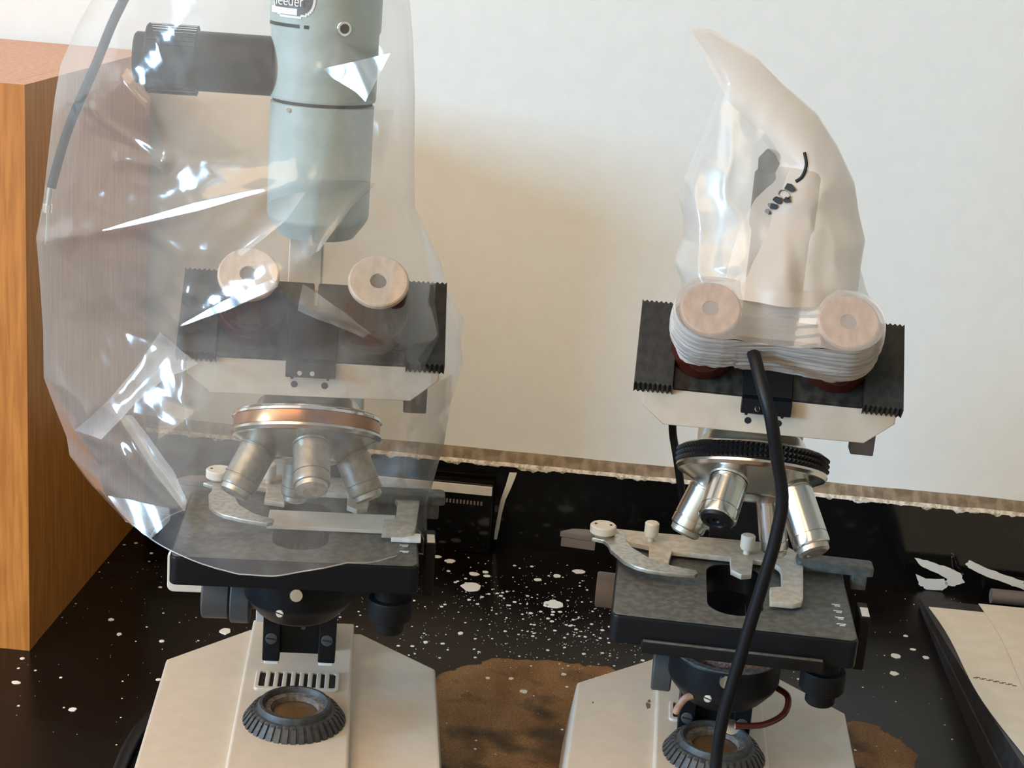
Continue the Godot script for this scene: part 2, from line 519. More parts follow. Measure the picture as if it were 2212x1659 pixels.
func counter() -> void:
	var wpx := 2048
	var hpx := 1366
	var n := FastNoiseLite.new()
	n.seed = 21
	n.frequency = 0.02
	n.fractal_octaves = 4
	var n2 := FastNoiseLite.new()
	n2.seed = 33
	n2.frequency = 0.006
	n2.fractal_octaves = 5
	var n3 := FastNoiseLite.new()
	n3.seed = 9
	n3.frequency = 0.25
	n3.fractal_octaves = 2
	var data := PackedByteArray()
	data.resize(wpx * hpx * 3)
	var rough := PackedByteArray()
	rough.resize(wpx / 2 * hpx / 2)
	for j in hpx / 2:
		for i in wpx / 2:
			var x := -500.0 + (i + 0.5) * 1000.0 / (wpx / 2)
			var z := (j + 0.5) * 667.0 / (hpx / 2)
			var dust := clampf(n2.get_noise_2d(x, z) * 1.2 + 0.45, 0.0, 1.0)
			var s := stain(x, z, n)
			var base := Color(0.04, 0.022, 0.014).lerp(Color(0.075, 0.056, 0.046), dust)
			var right := clampf((x - 60.0) / 160.0, 0.0, 1.0) * clampf((z - 60.0) / 80.0, 0.0, 1.0)
			base = base.lerp(Color(0.135, 0.125, 0.11), right * (0.35 + 0.65 * dust))
			var inn := clampf(s * 0.7 + 0.5, 0.0, 1.0)
			if inn > 0.0:
				var grain := n2.get_noise_2d(x * 3.0 + 200.0, z * 1.5)
				var brown := Color(0.45, 0.32, 0.19).lerp(Color(0.56, 0.43, 0.29), clampf(0.5 + grain, 0.0, 1.0))
				brown = brown.lerp(Color(0.25, 0.205, 0.135), clampf(n2.get_noise_2d(x * 2.4 - 90.0, z * 2.4) * 2.0 - 0.1 + (z - 290.0) / 190.0, 0.0, 0.9))
				var streak := Vector2(x + 14.0 + (z - 300.0) * 0.55, (z - 428.0) * 0.35).length()
				brown = brown.lerp(Color(0.13, 0.11, 0.085), clampf((11.0 - streak + n.get_noise_2d(x * 3.0, z * 3.0) * 9.0) / 5.0, 0.0, 0.85))
				base = base.lerp(brown, inn)
			rough[j * (wpx / 2) + i] = int(clampf(0.16 + 0.16 * dust + 0.12 * right + 0.4 * inn, 0.0, 1.0) * 255.0)
			for dj in 2:
				for di in 2:
					var g := 1.0 + n3.get_noise_2d(i * 2 + di, j * 2 + dj) * 0.22
					var o := ((j * 2 + dj) * wpx + i * 2 + di) * 3
					data[o] = int(clampf(base.r * g, 0.0, 1.0) * 255.0)
					data[o + 1] = int(clampf(base.g * g, 0.0, 1.0) * 255.0)
					data[o + 2] = int(clampf(base.b * g, 0.0, 1.0) * 255.0)
	var m := mat(Color.WHITE, 1.0)
	m.albedo_texture = ImageTexture.create_from_image(Image.create_from_data(wpx, hpx, false, Image.FORMAT_RGB8, data))
	m.roughness_texture = ImageTexture.create_from_image(Image.create_from_data(wpx / 2, hpx / 2, false, Image.FORMAT_L8, rough))
	m.metallic_specular = 0.32
	m.roughness_texture_channel = BaseMaterial3D.TEXTURE_CHANNEL_RED
	var c := thing("worktop", "black laminate worktop with white paint spots and worn brown patches", "worktop")
	c.set_meta("kind", "structure")
	var st := SurfaceTool.new()
	st.begin(Mesh.PRIMITIVE_TRIANGLES)
	for q in [[-1.5, 0.0], [-1.5, 0.667], [1.5, 0.667], [-1.5, 0.0], [1.5, 0.667], [1.5, 0.0]]:
		st.set_normal(Vector3.UP)
		st.set_uv(Vector2(q[0] + 0.5, q[1] / 0.667))
		st.add_vertex(Vector3(q[0], 0.0, q[1]))
	var arr := st.commit()
	# the winding above is checked here so that the top faces up
	part(c, "laminate", flipped_up(arr), m)
	part(c, "board", slab(Vector3(-1.5, -0.04, 0.0), Vector3(1.5, -0.0005, 0.667)), M.blackmatte)
	part(c, "cabinet", slab(Vector3(-1.5, -0.86, 0.0), Vector3(1.5, -0.0405, 0.62)), mat(Color(0.5, 0.36, 0.22), 0.5))
	# paint spots: the larger ones singly, the fine spatter as one part
	var big := [[-0.090, 0.093, 8.0, 9.0], [-0.020, 0.111, 7.5, 8.0], [-0.026, 0.115, 2.6, 2.4], [-0.113, 0.043, 4.6, 4.2], [-0.1245, 0.036, 3.2, 3.0], [-0.090, 0.0655, 4.4, 3.4], [-0.081, 0.059, 2.8, 2.6], [-0.079, 0.067, 3.0, 2.4], [-0.002, 0.038, 5.6, 4.4], [-0.0205, 0.052, 3.4, 3.4], [-0.036, 0.064, 3.4, 3.0], [-0.264, 0.223, 4.0, 5.4], [-0.0887, 0.184, 2.0, 2.6], [-0.113, 0.206, 1.8, 2.4], [-0.0335, 0.27, 2.8, 2.9], [-0.044, 0.252, 1.9, 2.0], [-0.006, 0.236, 2.0, 2.2], [-0.061, 0.255, 1.7, 2.0], [0.252, 0.144, 4.0, 4.4], [0.246, 0.176, 3.6, 3.6], [0.268, 0.128, 2.4, 2.2], [0.276, 0.141, 2.6, 2.8], [0.266, 0.103, 2.0, 2.0], [-0.352, 0.223, 2.2, 2.4], [-0.3385, 0.246, 1.9, 2.4], [-0.305, 0.25, 2.0, 2.0], [-0.383, 0.336, 3.4, 2.2], [-0.333, 0.365, 2.6, 2.8], [-0.392, 0.30, 1.8, 1.8], [-0.29, 0.31, 1.8, 1.8]]
	for b in big:
		var t := PackedVector3Array()
		var pts := PackedVector2Array()
		for k in 16:
			var a := TAU * k / 16
			pts.append(Vector2(cos(a) * b[2], sin(a) * b[3]) * (1.0 + rng.randf_range(-0.14, 0.14)))
		prism(t, pts, 0.05, 0.5, 0.3)
		part(c, "paint_spot", fin(t), M.paint, mm(b[0] * 1000.0, 0, b[1] * 1000.0))
	var t := PackedVector3Array()
	for i in 1500:
		var x: float
		var z: float
		if i < 900:
			x = rng.randfn(-15.0, 75.0)
			z = rng.randfn(140.0, 55.0)
		else:
			x = rng.randf_range(-420.0, 330.0)
			z = rng.randf_range(8.0, 420.0)
		if z < 5.0 or z > 640.0 or (x > 282.0 and z > 40.0) or (x < -390.0 and z < 292.0):
			continue
		var r := 0.28 + pow(rng.randf(), 5.0) * 1.5
		if z > 220.0:
			r *= 0.75
		var pts := PackedVector2Array()
		for k in 7:
			var a := TAU * k / 7
			pts.append(Vector2(x, z) + Vector2(cos(a), sin(a) * rng.randf_range(0.8, 1.3)) * r)
		prism(t, pts, 0.02, 0.22)
	part(c, "paint_spatter", fin(t), M.paint).set_meta("kind", "stuff")

func flipped_up(mesh: ArrayMesh) -> ArrayMesh:
	var a := mesh.surface_get_arrays(0)
	var v: PackedVector3Array = a[Mesh.ARRAY_VERTEX]
	if (v[2] - v[0]).cross(v[1] - v[0]).y < 0.0:
		var uv: PackedVector2Array = a[Mesh.ARRAY_TEX_UV]
		for i in range(0, v.size(), 3):
			var x := v[i + 1]; v[i + 1] = v[i + 2]; v[i + 2] = x
			var y := uv[i + 1]; uv[i + 1] = uv[i + 2]; uv[i + 2] = y
		a[Mesh.ARRAY_VERTEX] = v
		a[Mesh.ARRAY_TEX_UV] = uv
		mesh.clear_surfaces()
		mesh.add_surface_from_arrays(Mesh.PRIMITIVE_TRIANGLES, a)
	return mesh

# ------------------------------------------------------------------ wooden box
func wood(col0: Color, col1: Color, rough: float) -> StandardMaterial3D:
	var m := mat(Color.WHITE, rough)
	var n := FastNoiseLite.new()
	n.seed = 77
	n.frequency = 0.02
	n.fractal_octaves = 5
	var g := Gradient.new()
	g.set_color(0, col0)
	g.set_color(1, col1)
	g.set_offset(0, 0.25)
	g.set_offset(1, 0.75)
	var t := NoiseTexture2D.new()
	t.noise = n
	t.width = 512
	t.height = 512
	t.seamless = true
	t.color_ramp = g
	m.albedo_texture = t
	m.uv1_triplanar = true
	m.uv1_scale = Vector3(16.0, 1.1, 16.0)
	m.clearcoat_enabled = true
	m.clearcoat = 0.35
	m.clearcoat_roughness = 0.25
	return m

func wooden_box() -> void:
	var b := thing("wooden_case", "tall varnished orange-brown wooden case at the left edge, against the wall", "case", Vector3(-0.3915, 0, 0.003))
	var w := wood(Color(0.66, 0.40, 0.15), Color(0.755, 0.48, 0.20), 0.42)
	part(b, "front_panel", slab(Vector3(-0.26, 0.0, 0.270), Vector3(0.0, 0.4060, 0.284), 0.0016), w)
	part(b, "side_panel", slab(Vector3(-0.0125, 0.0, 0.0), Vector3(-0.0003, 0.4058, 0.2698), 0.001), w)
	part(b, "side_panel", slab(Vector3(-0.26, 0.0, 0.0), Vector3(-0.247, 0.388, 0.2698), 0.001), w)
	part(b, "back_panel", slab(Vector3(-0.2468, 0.0, 0.0), Vector3(-0.0127, 0.388, 0.012), 0.001), w)
	part(b, "floor_panel", slab(Vector3(-0.2468, 0.0, 0.0122), Vector3(-0.0127, 0.012, 0.2698), 0.001), w)
	var t := PackedVector3Array()
	block(t, Vector3(-136.4, 397.0, 134.8), Vector3(247, 17.4, 269), 0.6, 0.6)
	part(b, "lid", fin(t, 50.0), w)

# ------------------------------------------------------------------ lever arch file with cards
func lever_file() -> void:
	var at := Vector3(0.287, 0, 0.04)
	var f := thing("lever_file", "black lever arch file lying wedge-shaped at the right edge of the worktop", "file", at)
	var t := PackedVector3Array()
	var prof: Array = []
	for i in 15:
		var z := i / 14.0 * 430.0
		prof.append(Vector2(z, 7.5 + 52.0 * pow(z / 430.0, 1.1)))
	# cover: closed wedge shell 230 mm wide
	for i in 14:
		var p: Vector2 = prof[i]
		var q: Vector2 = prof[i + 1]
		quad(t, Vector3(0, p.y, p.x), Vector3(0, q.y, q.x), Vector3(230, q.y, q.x), Vector3(230, p.y, p.x))
		quad(t, Vector3(0, 0.2, p.x), Vector3(0, 0.2, q.x), Vector3(0, q.y, q.x), Vector3(0, p.y, p.x))
		quad(t, Vector3(230, 0.2, q.x), Vector3(230, 0.2, p.x), Vector3(230, p.y, p.x), Vector3(230, q.y, q.x))
	quad(t, Vector3(230, 0.2, 0), Vector3(0, 0.2, 0), Vector3(0, prof[0].y, 0), Vector3(230, prof[0].y, 0))
	quad(t, Vector3(0, 0.2, 430), Vector3(230, 0.2, 430), Vector3(230, prof[14].y, 430), Vector3(0, prof[14].y, 430))
	quad(t, Vector3(0, 0.2, 430), Vector3(0, 0.2, 0), Vector3(230, 0.2, 0), Vector3(230, 0.2, 430))
	part(f, "cover", fin(t, 30.0), M.filecover)
	t = PackedVector3Array()
	for i in 14:
		var p: Vector2 = prof[i]
		var q: Vector2 = prof[i + 1]
		var k0 := 0.55
		quad(t, Vector3(-1.0, p.y * k0 - 0.7, p.x), Vector3(-1.0, q.y * k0 - 0.7, q.x), Vector3(-0.2, q.y * k0 + 0.7, q.x), Vector3(-0.2, p.y * k0 + 0.7, p.x))
	part(f, "cover_fold", fin(t, 30.0), M.filecover)
	# two cream cards on top
	for c in 2:
		var u := PackedVector3Array()
		var x0 := 1.5 if c == 0 else 48.0
		var x1 := 120.0 if c == 0 else 226.0
		var rise := 0.4 if c == 0 else 1.3
		var z0 := 22.0 if c == 0 else 2.0
		var pr: Array = []
		for i in 21:
			var z := lerpf(z0, 428.0, i / 20.0)
			pr.append(Vector3(z, 7.5 + 52.0 * pow(z / 430.0, 1.1) + rise, (x0 + 3.0 * sin(z * 0.02) + z * (0.004 if c == 0 else -0.045))))
		for i in 20:
			var p: Vector3 = pr[i]
			var q: Vector3 = pr[i + 1]
			for l in [0.0, 0.55]:
				var a := Vector3(p.z, p.y + l, p.x)
				var b := Vector3(q.z, q.y + l, q.x)
				var d := Vector3(x1, q.y + l, q.x)
				var e := Vector3(x1, p.y + l, p.x)
				if l > 0.0:
					quad(u, a, b, d, e)
				else:
					quad(u, e, d, b, a)
			quad(u, Vector3(p.z, p.y, p.x), Vector3(q.z, q.y, q.x), Vector3(q.z, q.y + 0.55, q.x), Vector3(p.z, p.y + 0.55, p.x))
		quad(u, Vector3(x1, pr[0].y, z0), Vector3(pr[0].z, pr[0].y, z0), Vector3(pr[0].z, pr[0].y + 0.55, z0), Vector3(x1, pr[0].y + 0.55, z0))
		var card := solo("cream_card", fin(u, 30.0), M.paper, ["cream card along the left edge of the black file, with a brown stitched tear", "cream card overlapping from the right on the black file"][c], "card", at)
		if c == 0:
			var w := PackedVector3Array()
			for k in 13:
				var fr := k / 12.0
				var z := 192.0 + 9.0 * fr + (1.3 if k % 2 == 0 else -0.9)
				var yy := 7.5 + 52.0 * pow(z / 430.0, 1.1) + 0.95
				block(w, Vector3(5.0 + 26.0 * fr, yy + 0.12, z), Vector3(3.0, 0.3, 1.1), 0.0, 0.1)
			part(card, "stitching", fin(w), mat(Color(0.45, 0.33, 0.2), 0.7))

# ------------------------------------------------------------------ microscope
func microscope(at: Vector3, yaw: float, left: bool) -> Node3D:
	var s := thing("microscope", "left microscope, under the large clear bag, with a grey-green camera tube" if left else "right microscope, eyepieces wrapped in milky plastic, black stage uncovered", "microscope", at, yaw)
	base(s, left)
	stand(s, left)
	stage(s, 18.0 if left else 0.0, left)
	head(s, left)
	nosepiece(s, left)
	if left:
		camera_tube(s)
	return s

func base(s: Node3D, left: bool) -> void:
	var t := PackedVector3Array()
	var bot := oriented(v2([-40, -150, 40, -150, 94, -96, 94, 100, -94, 100, -94, -96]))
	var top := oriented(v2([-38, -137, 38, -137, 88, -87, 88, 96, -88, 96, -88, -87]))
	var top2 := inset(top, 2.5)
	var top3 := inset(top, 0.8)
	wall_between(t, bot, 4.0, top, 52.5, Transform3D())
	wall_between(t, top, 52.5, top3, 54.3, Transform3D())
	wall_between(t, top3, 54.3, top2, 55.0, Transform3D())
	cap(t, top2, 55.0, Vector3.UP, Transform3D())
	cap(t, bot, 4.0, Vector3.DOWN, Transform3D())
	var b := part(s, "base", fin(t, 40.0), M.beige)
	t = PackedVector3Array()
	prism(t, v2([-36, -140, 33, -140, 34.5, 98, -36, 98]), 40.0, 61.0, 2.4)
	part(b, "spine", fin(t, 50.0), M.beige)
	for x in [-75, 75]:
		for z in [-80, 85]:
			t = PackedVector3Array()
			lathe(t, [Vector2(0, 0.3), Vector2(9, 0.3), Vector2(9, 4.2), Vector2(0, 4.2)], 20, Transform3D(Basis(), Vector3(x, 0, z)))
			part(b, "foot", fin(t), M.rubber)
	if not left:
		t = PackedVector3Array()
		for q in [[-40.5, -64.5, 1.9, 5.0], [-39.8, -71.0, 1.2, 2.6], [-76, -60.0, 0.7, 1.2]]:
			var pts := PackedVector2Array()
			for k in 11:
				var a := TAU * k / 11
				pts.append(Vector2(q[0] + cos(a) * q[2] * rng.randf_range(0.5, 1.1), q[1] + sin(a) * q[3] * rng.randf_range(0.6, 1.1)))
			t = PackedVector3Array()
			prism(t, pts, 54.9, 55.12)
			part(b, "rust_mark", fin(t), M.rust)
	# vent grille: dark well, rim and bars
	t = PackedVector3Array()
	prism(t, rrect(-1, -49, 50, 22, 2), 60.9, 61.3)
	var g := part(s, "vent_grille", fin(t), M.dark)
	t = PackedVector3Array()
	prism(t, rrect(-1, -49, 53, 26.5, 3), 60.8, 62.6, 0.7, 0.0, Transform3D(), rrect(-1, -49, 48.0, 20.5, 1.5))
	part(g, "vent_rim", fin(t, 50.0), M.beige)
	for i in 8:
		t = PackedVector3Array()
		block(t, Vector3(-1 - 24 + 48.0 / 9.0 * (i + 1), 61.7, -49), Vector3(2.9, 1.7, 21.5), 0.6, 0.8)
		part(g, "vent_bar", fin(t, 50.0), M.beige)
	# field lens mount: ribbed cone, collar, lens
	t = PackedVector3Array()
	var n := 38
	for k in n:
		for h in 2:
			var a0 := TAU * (k + h * 0.62) / n
			var a1 := TAU * (k + (0.62 if h == 0 else 1.0)) / n
			var d := 0.0 if h == 0 else 1.3
			var pr := [Vector2(31.2 - d, 60.6), Vector2(31.0 - d, 61.6), Vector2(26.5 - d, 68.0), Vector2(24.2, 69.0)]
			for i in 3:
				var p: Vector2 = pr[i]
				var q: Vector2 = pr[i + 1]
				quad(t, Vector3(p.x * cos(a1), p.y, p.x * sin(a1)), Vector3(p.x * cos(a0), p.y, p.x * sin(a0)), Vector3(q.x * cos(a0), q.y, q.x * sin(a0)), Vector3(q.x * cos(a1), q.y, q.x * sin(a1)))
			var w0 := pr[0].x as float
			if h == 0:
				for e in [a0, a1]:
					var o := 29.9
					var dir := Vector3(-sin(e), 0, cos(e)) * (-1.0 if e == a0 else 1.0)
					tri(t, Vector3(w0 * cos(e), 60.6, w0 * sin(e)), Vector3(26.5 * cos(e), 68.0, 26.5 * sin(e)), Vector3(o * cos(e), 60.6, o * sin(e)), dir)
					tri(t, Vector3(26.5 * cos(e), 68.0, 26.5 * sin(e)), Vector3(25.2 * cos(e), 68.0, 25.2 * sin(e)), Vector3(o * cos(e), 60.6, o * sin(e)), dir)
	lathe(t, [Vector2(0, 60.6), Vector2(30.5, 60.6)], 60)
	var ring := part(s, "field_lens_mount", fin(t, 25.0), M.ring)
	t = PackedVector3Array()
	lathe(t, [Vector2(24.6, 68.6), Vector2(22.6, 69.2), Vector2(22.0, 71.5), Vector2(21.3, 72.6), Vector2(19.6, 72.8), Vector2(18.6, 71.6), Vector2(18.0, 69.2)], 64)
	part(ring, "collar", fin(t, 40.0), M.ring)
	t = PackedVector3Array()
	lathe(t, [Vector2(18.2, 69.6), Vector2(14.6, 69.2), Vector2(14.2, 67.0), Vector2(13.8, 66.0)], 64)
	part(ring, "inner_ring", fin(t, 40.0), M.ringdust)
	t = PackedVector3Array()
	lathe(t, [Vector2(14.6, 65.6), Vector2(10, 66.6), Vector2(5, 67.2), Vector2(0, 67.4)], 48)
	part(ring, "lens", fin(t, 60.0), M.lens)

func stand(s: Node3D, left: bool) -> void:
	# arm rising behind the stage to carry the head
	var t := PackedVector3Array()
	prism(t, rrect(0, -112, 42, 38, 6), 61.0, 168.0, 1.0)
	part(s, "column", fin(t, 40.0), M.black)
	t = PackedVector3Array()
	# side outline in (y, z) swept across x
	var side := v2([166, -128, 166, -96, 196, -90, 203, -70, 214, -58, 226, -44, 244, -34, 282, -30, 282, -128])
	prism(t, side, -26.0, 32.0, 2.0, 2.0, Transform3D(Basis(Vector3(0, 1, 0), Vector3(1, 0, 0), Vector3(0, 0, 1)), Vector3.ZERO))
	part(s, "arm", fin(fix_hand(t), 40.0), M.cream)
	t = PackedVector3Array()
	block(t, Vector3(3, 176, -74), Vector3(34, 60, 16), 1.0, 1.0)
	part(s, "arm_slide", fin(t, 40.0), M.blackmatte)

func fix_hand(t: PackedVector3Array) -> PackedVector3Array:   # undo the flip of a mirrored placement
	for i in range(0, t.size(), 3):
		var x := t[i + 1]
		t[i + 1] = t[i + 2]
		t[i + 2] = x
	return t

func screw(parent: Node3D, at: Vector3, dir: Vector3, r: float, h: float, m: Material, slot := true, called := "screw") -> void:
	var t := PackedVector3Array()
	var xf := along(at, dir)
	lathe(t, [Vector2(r, -1.5), Vector2(r, h * 0.6), Vector2(r * 0.85, h), Vector2(0, h * 1.05)], 20, xf)
	part(parent, called, fin(t, 40.0), m)
	if slot:
		t = PackedVector3Array()
		block(t, Vector3(0, h * 1.02, 0), Vector3(r * 1.7, 0.3, r * 0.28), 0.0, 0.0, xf)
		part(parent, "screw_slot", fin(t), M.dark)

func stage(s: Node3D, lift: float, left: bool) -> void:
	var g := Node3D.new()
	g.name = "stage"
	s.add_child(g)
	g.position.y = lift * 0.001
	var t := PackedVector3Array()
	var outer := rrect(-1.2, 4, 137, 104, 5, 4)
	var hole := rrect(0, 1.5, 31.5, 75, 15, 8)
	prism(t, outer, 152.5, 169.2, 1.6, 1.0, Transform3D(), hole)
	part(g, "stage_body", fin(t, 40.0), M.black)
	t = PackedVector3Array()
	prism(t, rrect(-1.2, 4, 134.6, 101.6, 4, 4), 169.15, 169.75, 0.3, 0.0, Transform3D(), rrect(0, 1.5, 32.2, 75.7, 15.3, 8))
	part(g, "stage_plate", fin(t, 40.0), M.dusty)
	# rail along the front, carriage bar behind, drive knobs
	if not left:
		t = PackedVector3Array()
		block(t, Vector3(-1, 153.4, 57.6), Vector3(101, 7.2, 5), 0.9, 0.8)
		part(g, "front_rail", fin(t, 40.0), M.blackmatte)
		t = PackedVector3Array()
		block(t, Vector3(-1, 157.2, 59.0), Vector3(99, 0.9, 1.8), 0.2, 0.2)
		part(g, "rail_edge", fin(t), M.dusty)
	t = PackedVector3Array()
	prism(t, rrect(61, -40, 46, 15, 3), 172.5, 178.0, 1.2, 0.4)
	block(t, Vector3(76, 168, -38), Vector3(9, 10, 9), 1.0, 1.0)
	part(g, "carriage_bar", fin(t, 40.0), M.dusty)
	t = PackedVector3Array()
	lathe(t, [Vector2(0, 129), Vector2(11.4, 129.2), Vector2(12.8, 131), Vector2(12.8, 141), Vector2(12.2, 142), Vector2(9, 142.4), Vector2(9, 153)], 40, Transform3D(Basis(), Vector3(52.8, 0, 37)))
	part(g, "stage_knob", fin(t, 40.0), M.blackmatte)
	t = PackedVector3Array()
	lathe(t, [Vector2(0, 121), Vector2(7.4, 121.2), Vector2(8.4, 122.5), Vector2(8.4, 129.2)], 32, Transform3D(Basis(), Vector3(52.8, 0, 37)))
	part(g, "fine_knob", fin(t, 40.0), M.blackmatte)
	# vernier scale hanging at the right of the stage
	t = PackedVector3Array()
	block(t, Vector3(74.5, 152, 8), Vector3(6, 33, 22), 0.8, 0.8)
	part(g, "scale_plate", fin(t, 40.0), M.blackmatte)
	t = PackedVector3Array()
	block(t, Vector3(74.7, 168.9, 12), Vector3(4.4, 0.5, 12), 0.1, 0.1)
	part(g, "scale_label", fin(t), M.cream)
	# engraved scale at the right of the stage top
	for i in 4:
		t = PackedVector3Array()
		block(t, Vector3(58.5 + i * 0.2, 169.8, 8.0 + i * 9.0), Vector3(5.0, 0.25, 0.8), 0.0, 0.0)
		block(t, Vector3(59.0 + i * 0.2, 169.8, 10.0 + i * 9.0), Vector3(3.0, 0.25, 0.7), 0.0, 0.0)
		part(g, "scale_mark", fin(t), M.white)
	var top := g
	g = Node3D.new()
	g.name = "condenser_carrier"
	s.add_child(g)
	g.position.y = 0.032 if left else 0.0
	# condenser carrier: post with two side strips, condenser, screws
	t = PackedVector3Array()
	block(t, Vector3(0, 97.5, -42), Vector3(25, 81, 20), 1.0, 0.8)
	part(g, "carrier_post", fin(t, 40.0), M.black)
	screw(g, Vector3(2, 75, -32.2), Vector3(0, 0.1, 1), 1.6, 0.6, M.greyknob, false)
	if left:
		t = PackedVector3Array()
		block(t, Vector3(-25, 80, -46), Vector3(6, 16, 5), 0.6, 0.6)
		part(g, "guide_tab", fin(t, 40.0), M.cream)
	for x in [-17.0, 17.0]:
		t = PackedVector3Array()
		block(t, Vector3(x, 96.0, -38), Vector3(10.5, 84, 24), 0.9, 0.8)
		part(g, "carrier_strip", fin(t, 40.0), M.black)
		t = PackedVector3Array()
		block(t, Vector3(x * 0.98, 52.8, -34), Vector3(9, 3.2, 12), 0.6, 0.6)
		part(g, "strip_tip", fin(t, 40.0), M.white)
		screw(g, Vector3(x, 69.5, -26), Vector3(0, 0.1, 1), 3.6, 0.9, M.greyknob)
	t = PackedVector3Array()
	lathe(t, [Vector2(0, 100), Vector2(22, 100.6), Vector2(25, 103), Vector2(31.5, 111), Vector2(33.0, 114.5), Vector2(33.0, 129), Vector2(32.3, 130)], 64)
	var cd := part(s, "condenser", fin(t, 40.0), M.black, Transform3D(Basis(), g.position))
	t = PackedVector3Array()
	lathe(t, [Vector2(32.4, 129.9), Vector2(31.5, 130.5), Vector2(27.5, 130.6), Vector2(27.0, 129.5), Vector2(26.5, 126)], 64)
	part(cd, "condenser_rim", fin(t, 30.0), M.ringdust)
	t = PackedVector3Array()
	lathe(t, [Vector2(27, 126.5), Vector2(22, 128), Vector2(12, 130.5), Vector2(8, 131.0), Vector2(0, 131.1)], 48)
	part(cd, "condenser_lens", fin(t, 30.0), M.copper if not left else M.ringdust)
	screw(cd, Vector3(-0.5, 125.5, 33.0), Vector3(0, 0.25, 1), 4.2, 3.0, M.steel, false)
	screw(cd, Vector3(-9.5, 113.0, 31.5), Vector3(-0.3, 0.2, 1), 2.4, 1.0, M.steel)
	if not left:
		t = PackedVector3Array()
		tube(t, smooth_path([Vector3(-18, 110, 24), Vector3(-22, 108, 25), Vector3(-25, 103, 25), Vector3(-26.5, 98, 24)]), 2.2, 10)
		part(cd, "clamp_lever", fin(t, 60.0), M.cap)
		t = PackedVector3Array()
		tube(t, smooth_path([Vector3(32, 112, 6), Vector3(38, 110, 12), Vector3(36, 103, 20), Vector3(24, 98, 27), Vector3(8, 97, 30)]), 1.9, 10)
		part(cd, "iris_lever", fin(t, 60.0), M.bakelite)
		t = PackedVector3Array()
		lathe(t, [Vector2(0, -2), Vector2(4.2, -2), Vector2(4.6, 1), Vector2(0, 1.6)], 24, along(Vector3(6, 95, 29), Vector3(0, 0.7, 0.7)))
		part(cd, "clamp_nut", fin(t, 40.0), M.steel)
	# coaxial drive knob on the left of the carrier
	var ax := along(Vector3(-28, 105.0 - (7.0 if left else 0.0), -20), Vector3(-1, 0, 0))
	t = PackedVector3Array()
	lathe(t, [Vector2(6, -10), Vector2(6, 1.5), Vector2(13.8, 1.8), Vector2(14.6, 2.6), Vector2(14.6, 12.6), Vector2(13.8, 13.4), Vector2(0, 13.4)], 40, ax)
	var dk := part(s, "drive_knob", fin(t, 40.0), M.greyknob, Transform3D(Basis(), g.position))
	if left:
		t = PackedVector3Array()
		lathe(t, [Vector2(10, 13.2), Vector2(11.6, 14.2), Vector2(12.4, 15.0), Vector2(12.4, 29.5), Vector2(11.6, 30.4), Vector2(10.2, 30.8), Vector2(9.6, 30.0), Vector2(0, 30)], 40, ax)
		part(dk, "outer_knob", fin(t, 40.0), M.greyknob)
		t = PackedVector3Array()
		prism(t, rrect(-76, -108, 22, 32, 6), -3.0, 3.0, 0.8, 0.8, Transform3D(Basis(Vector3.RIGHT, Vector3.BACK, Vector3.UP), Vector3(6, 0, -52)))
		var zp := PackedVector3Array()
		prism(zp, rrect(0, 0, 40, 27, 4), -2.5, 2.5, 0.8, 0.8, Transform3D(Basis(Vector3.RIGHT, PI / 2), Vector3(-64, 113, -56)))
		part(top, "stage_bracket", fin(zp, 40.0), M.cream)
	else:
		t = PackedVector3Array()
		lathe(t, [Vector2(8, -14), Vector2(11, -10), Vector2(11.2, 8), Vector2(10.4, 9), Vector2(0, 9)], 32, along(Vector3(-72, 133, -62), Vector3(-1, 0, 0)))
		part(top, "focus_knob", fin(t, 40.0), M.capgrey)
	# specimen holder riding on the stage
	var h := Node3D.new()
	h.name = "specimen_holder"
	s.add_child(h)
	h.position = top.position
	if left:
		h.position += Vector3(27, 0, -5) * 0.001
	t = PackedVector3Array()
	prism(t, v2([-73, -61, -53, -61, 31, -66, 43, -50, 38.5, 17, 37, 23, 32, 26.5, 19, 27, 20, 6, 27, 3, 28, -22, 27, -27, 23, -34, 12, -34, 10, -11, 4, -8, -2, -14, -2, -34, -37, -34, -39, -14, -51, -17, -51, -38, -65, -42]), 172.0, 175.4, 0.7, 0.3)
	part(h, "holder_bar", fin(t, 40.0), M.silverpaint)
	t = PackedVector3Array()
	prism(t, v2([-86, -33, -79, -31, -76, -26, -74, -17, -65, -1, -58, 5, -51, 8, -38, 9, -24, 7.5, -22, 4, -23, 0, -30, -1, -38, -3, -51, -11, -61, -24, -65, -34, -67, -45, -80, -43]), 176.0, 178.6, 0.6, 0.4)
	var ax2 := Transform3D()
	if left:   # swung open further on the left microscope
		ax2 = Transform3D(Basis(Vector3.UP, deg_to_rad(-22.0)), Vector3.ZERO)
		ax2.origin = (Vector3(-80.0, 0, -38.0) - ax2.basis * Vector3(-80, 0, -41)) * 0.001
	part(h, "spring_arm", fin(t, 40.0), M.satin, ax2)
	var knobs := [[-80.0, -41.0, 8.0, 6.0], [-50.5, -46.0, 4.4, 9.0], [8.0, -42.0, 4.4, 9.0]]
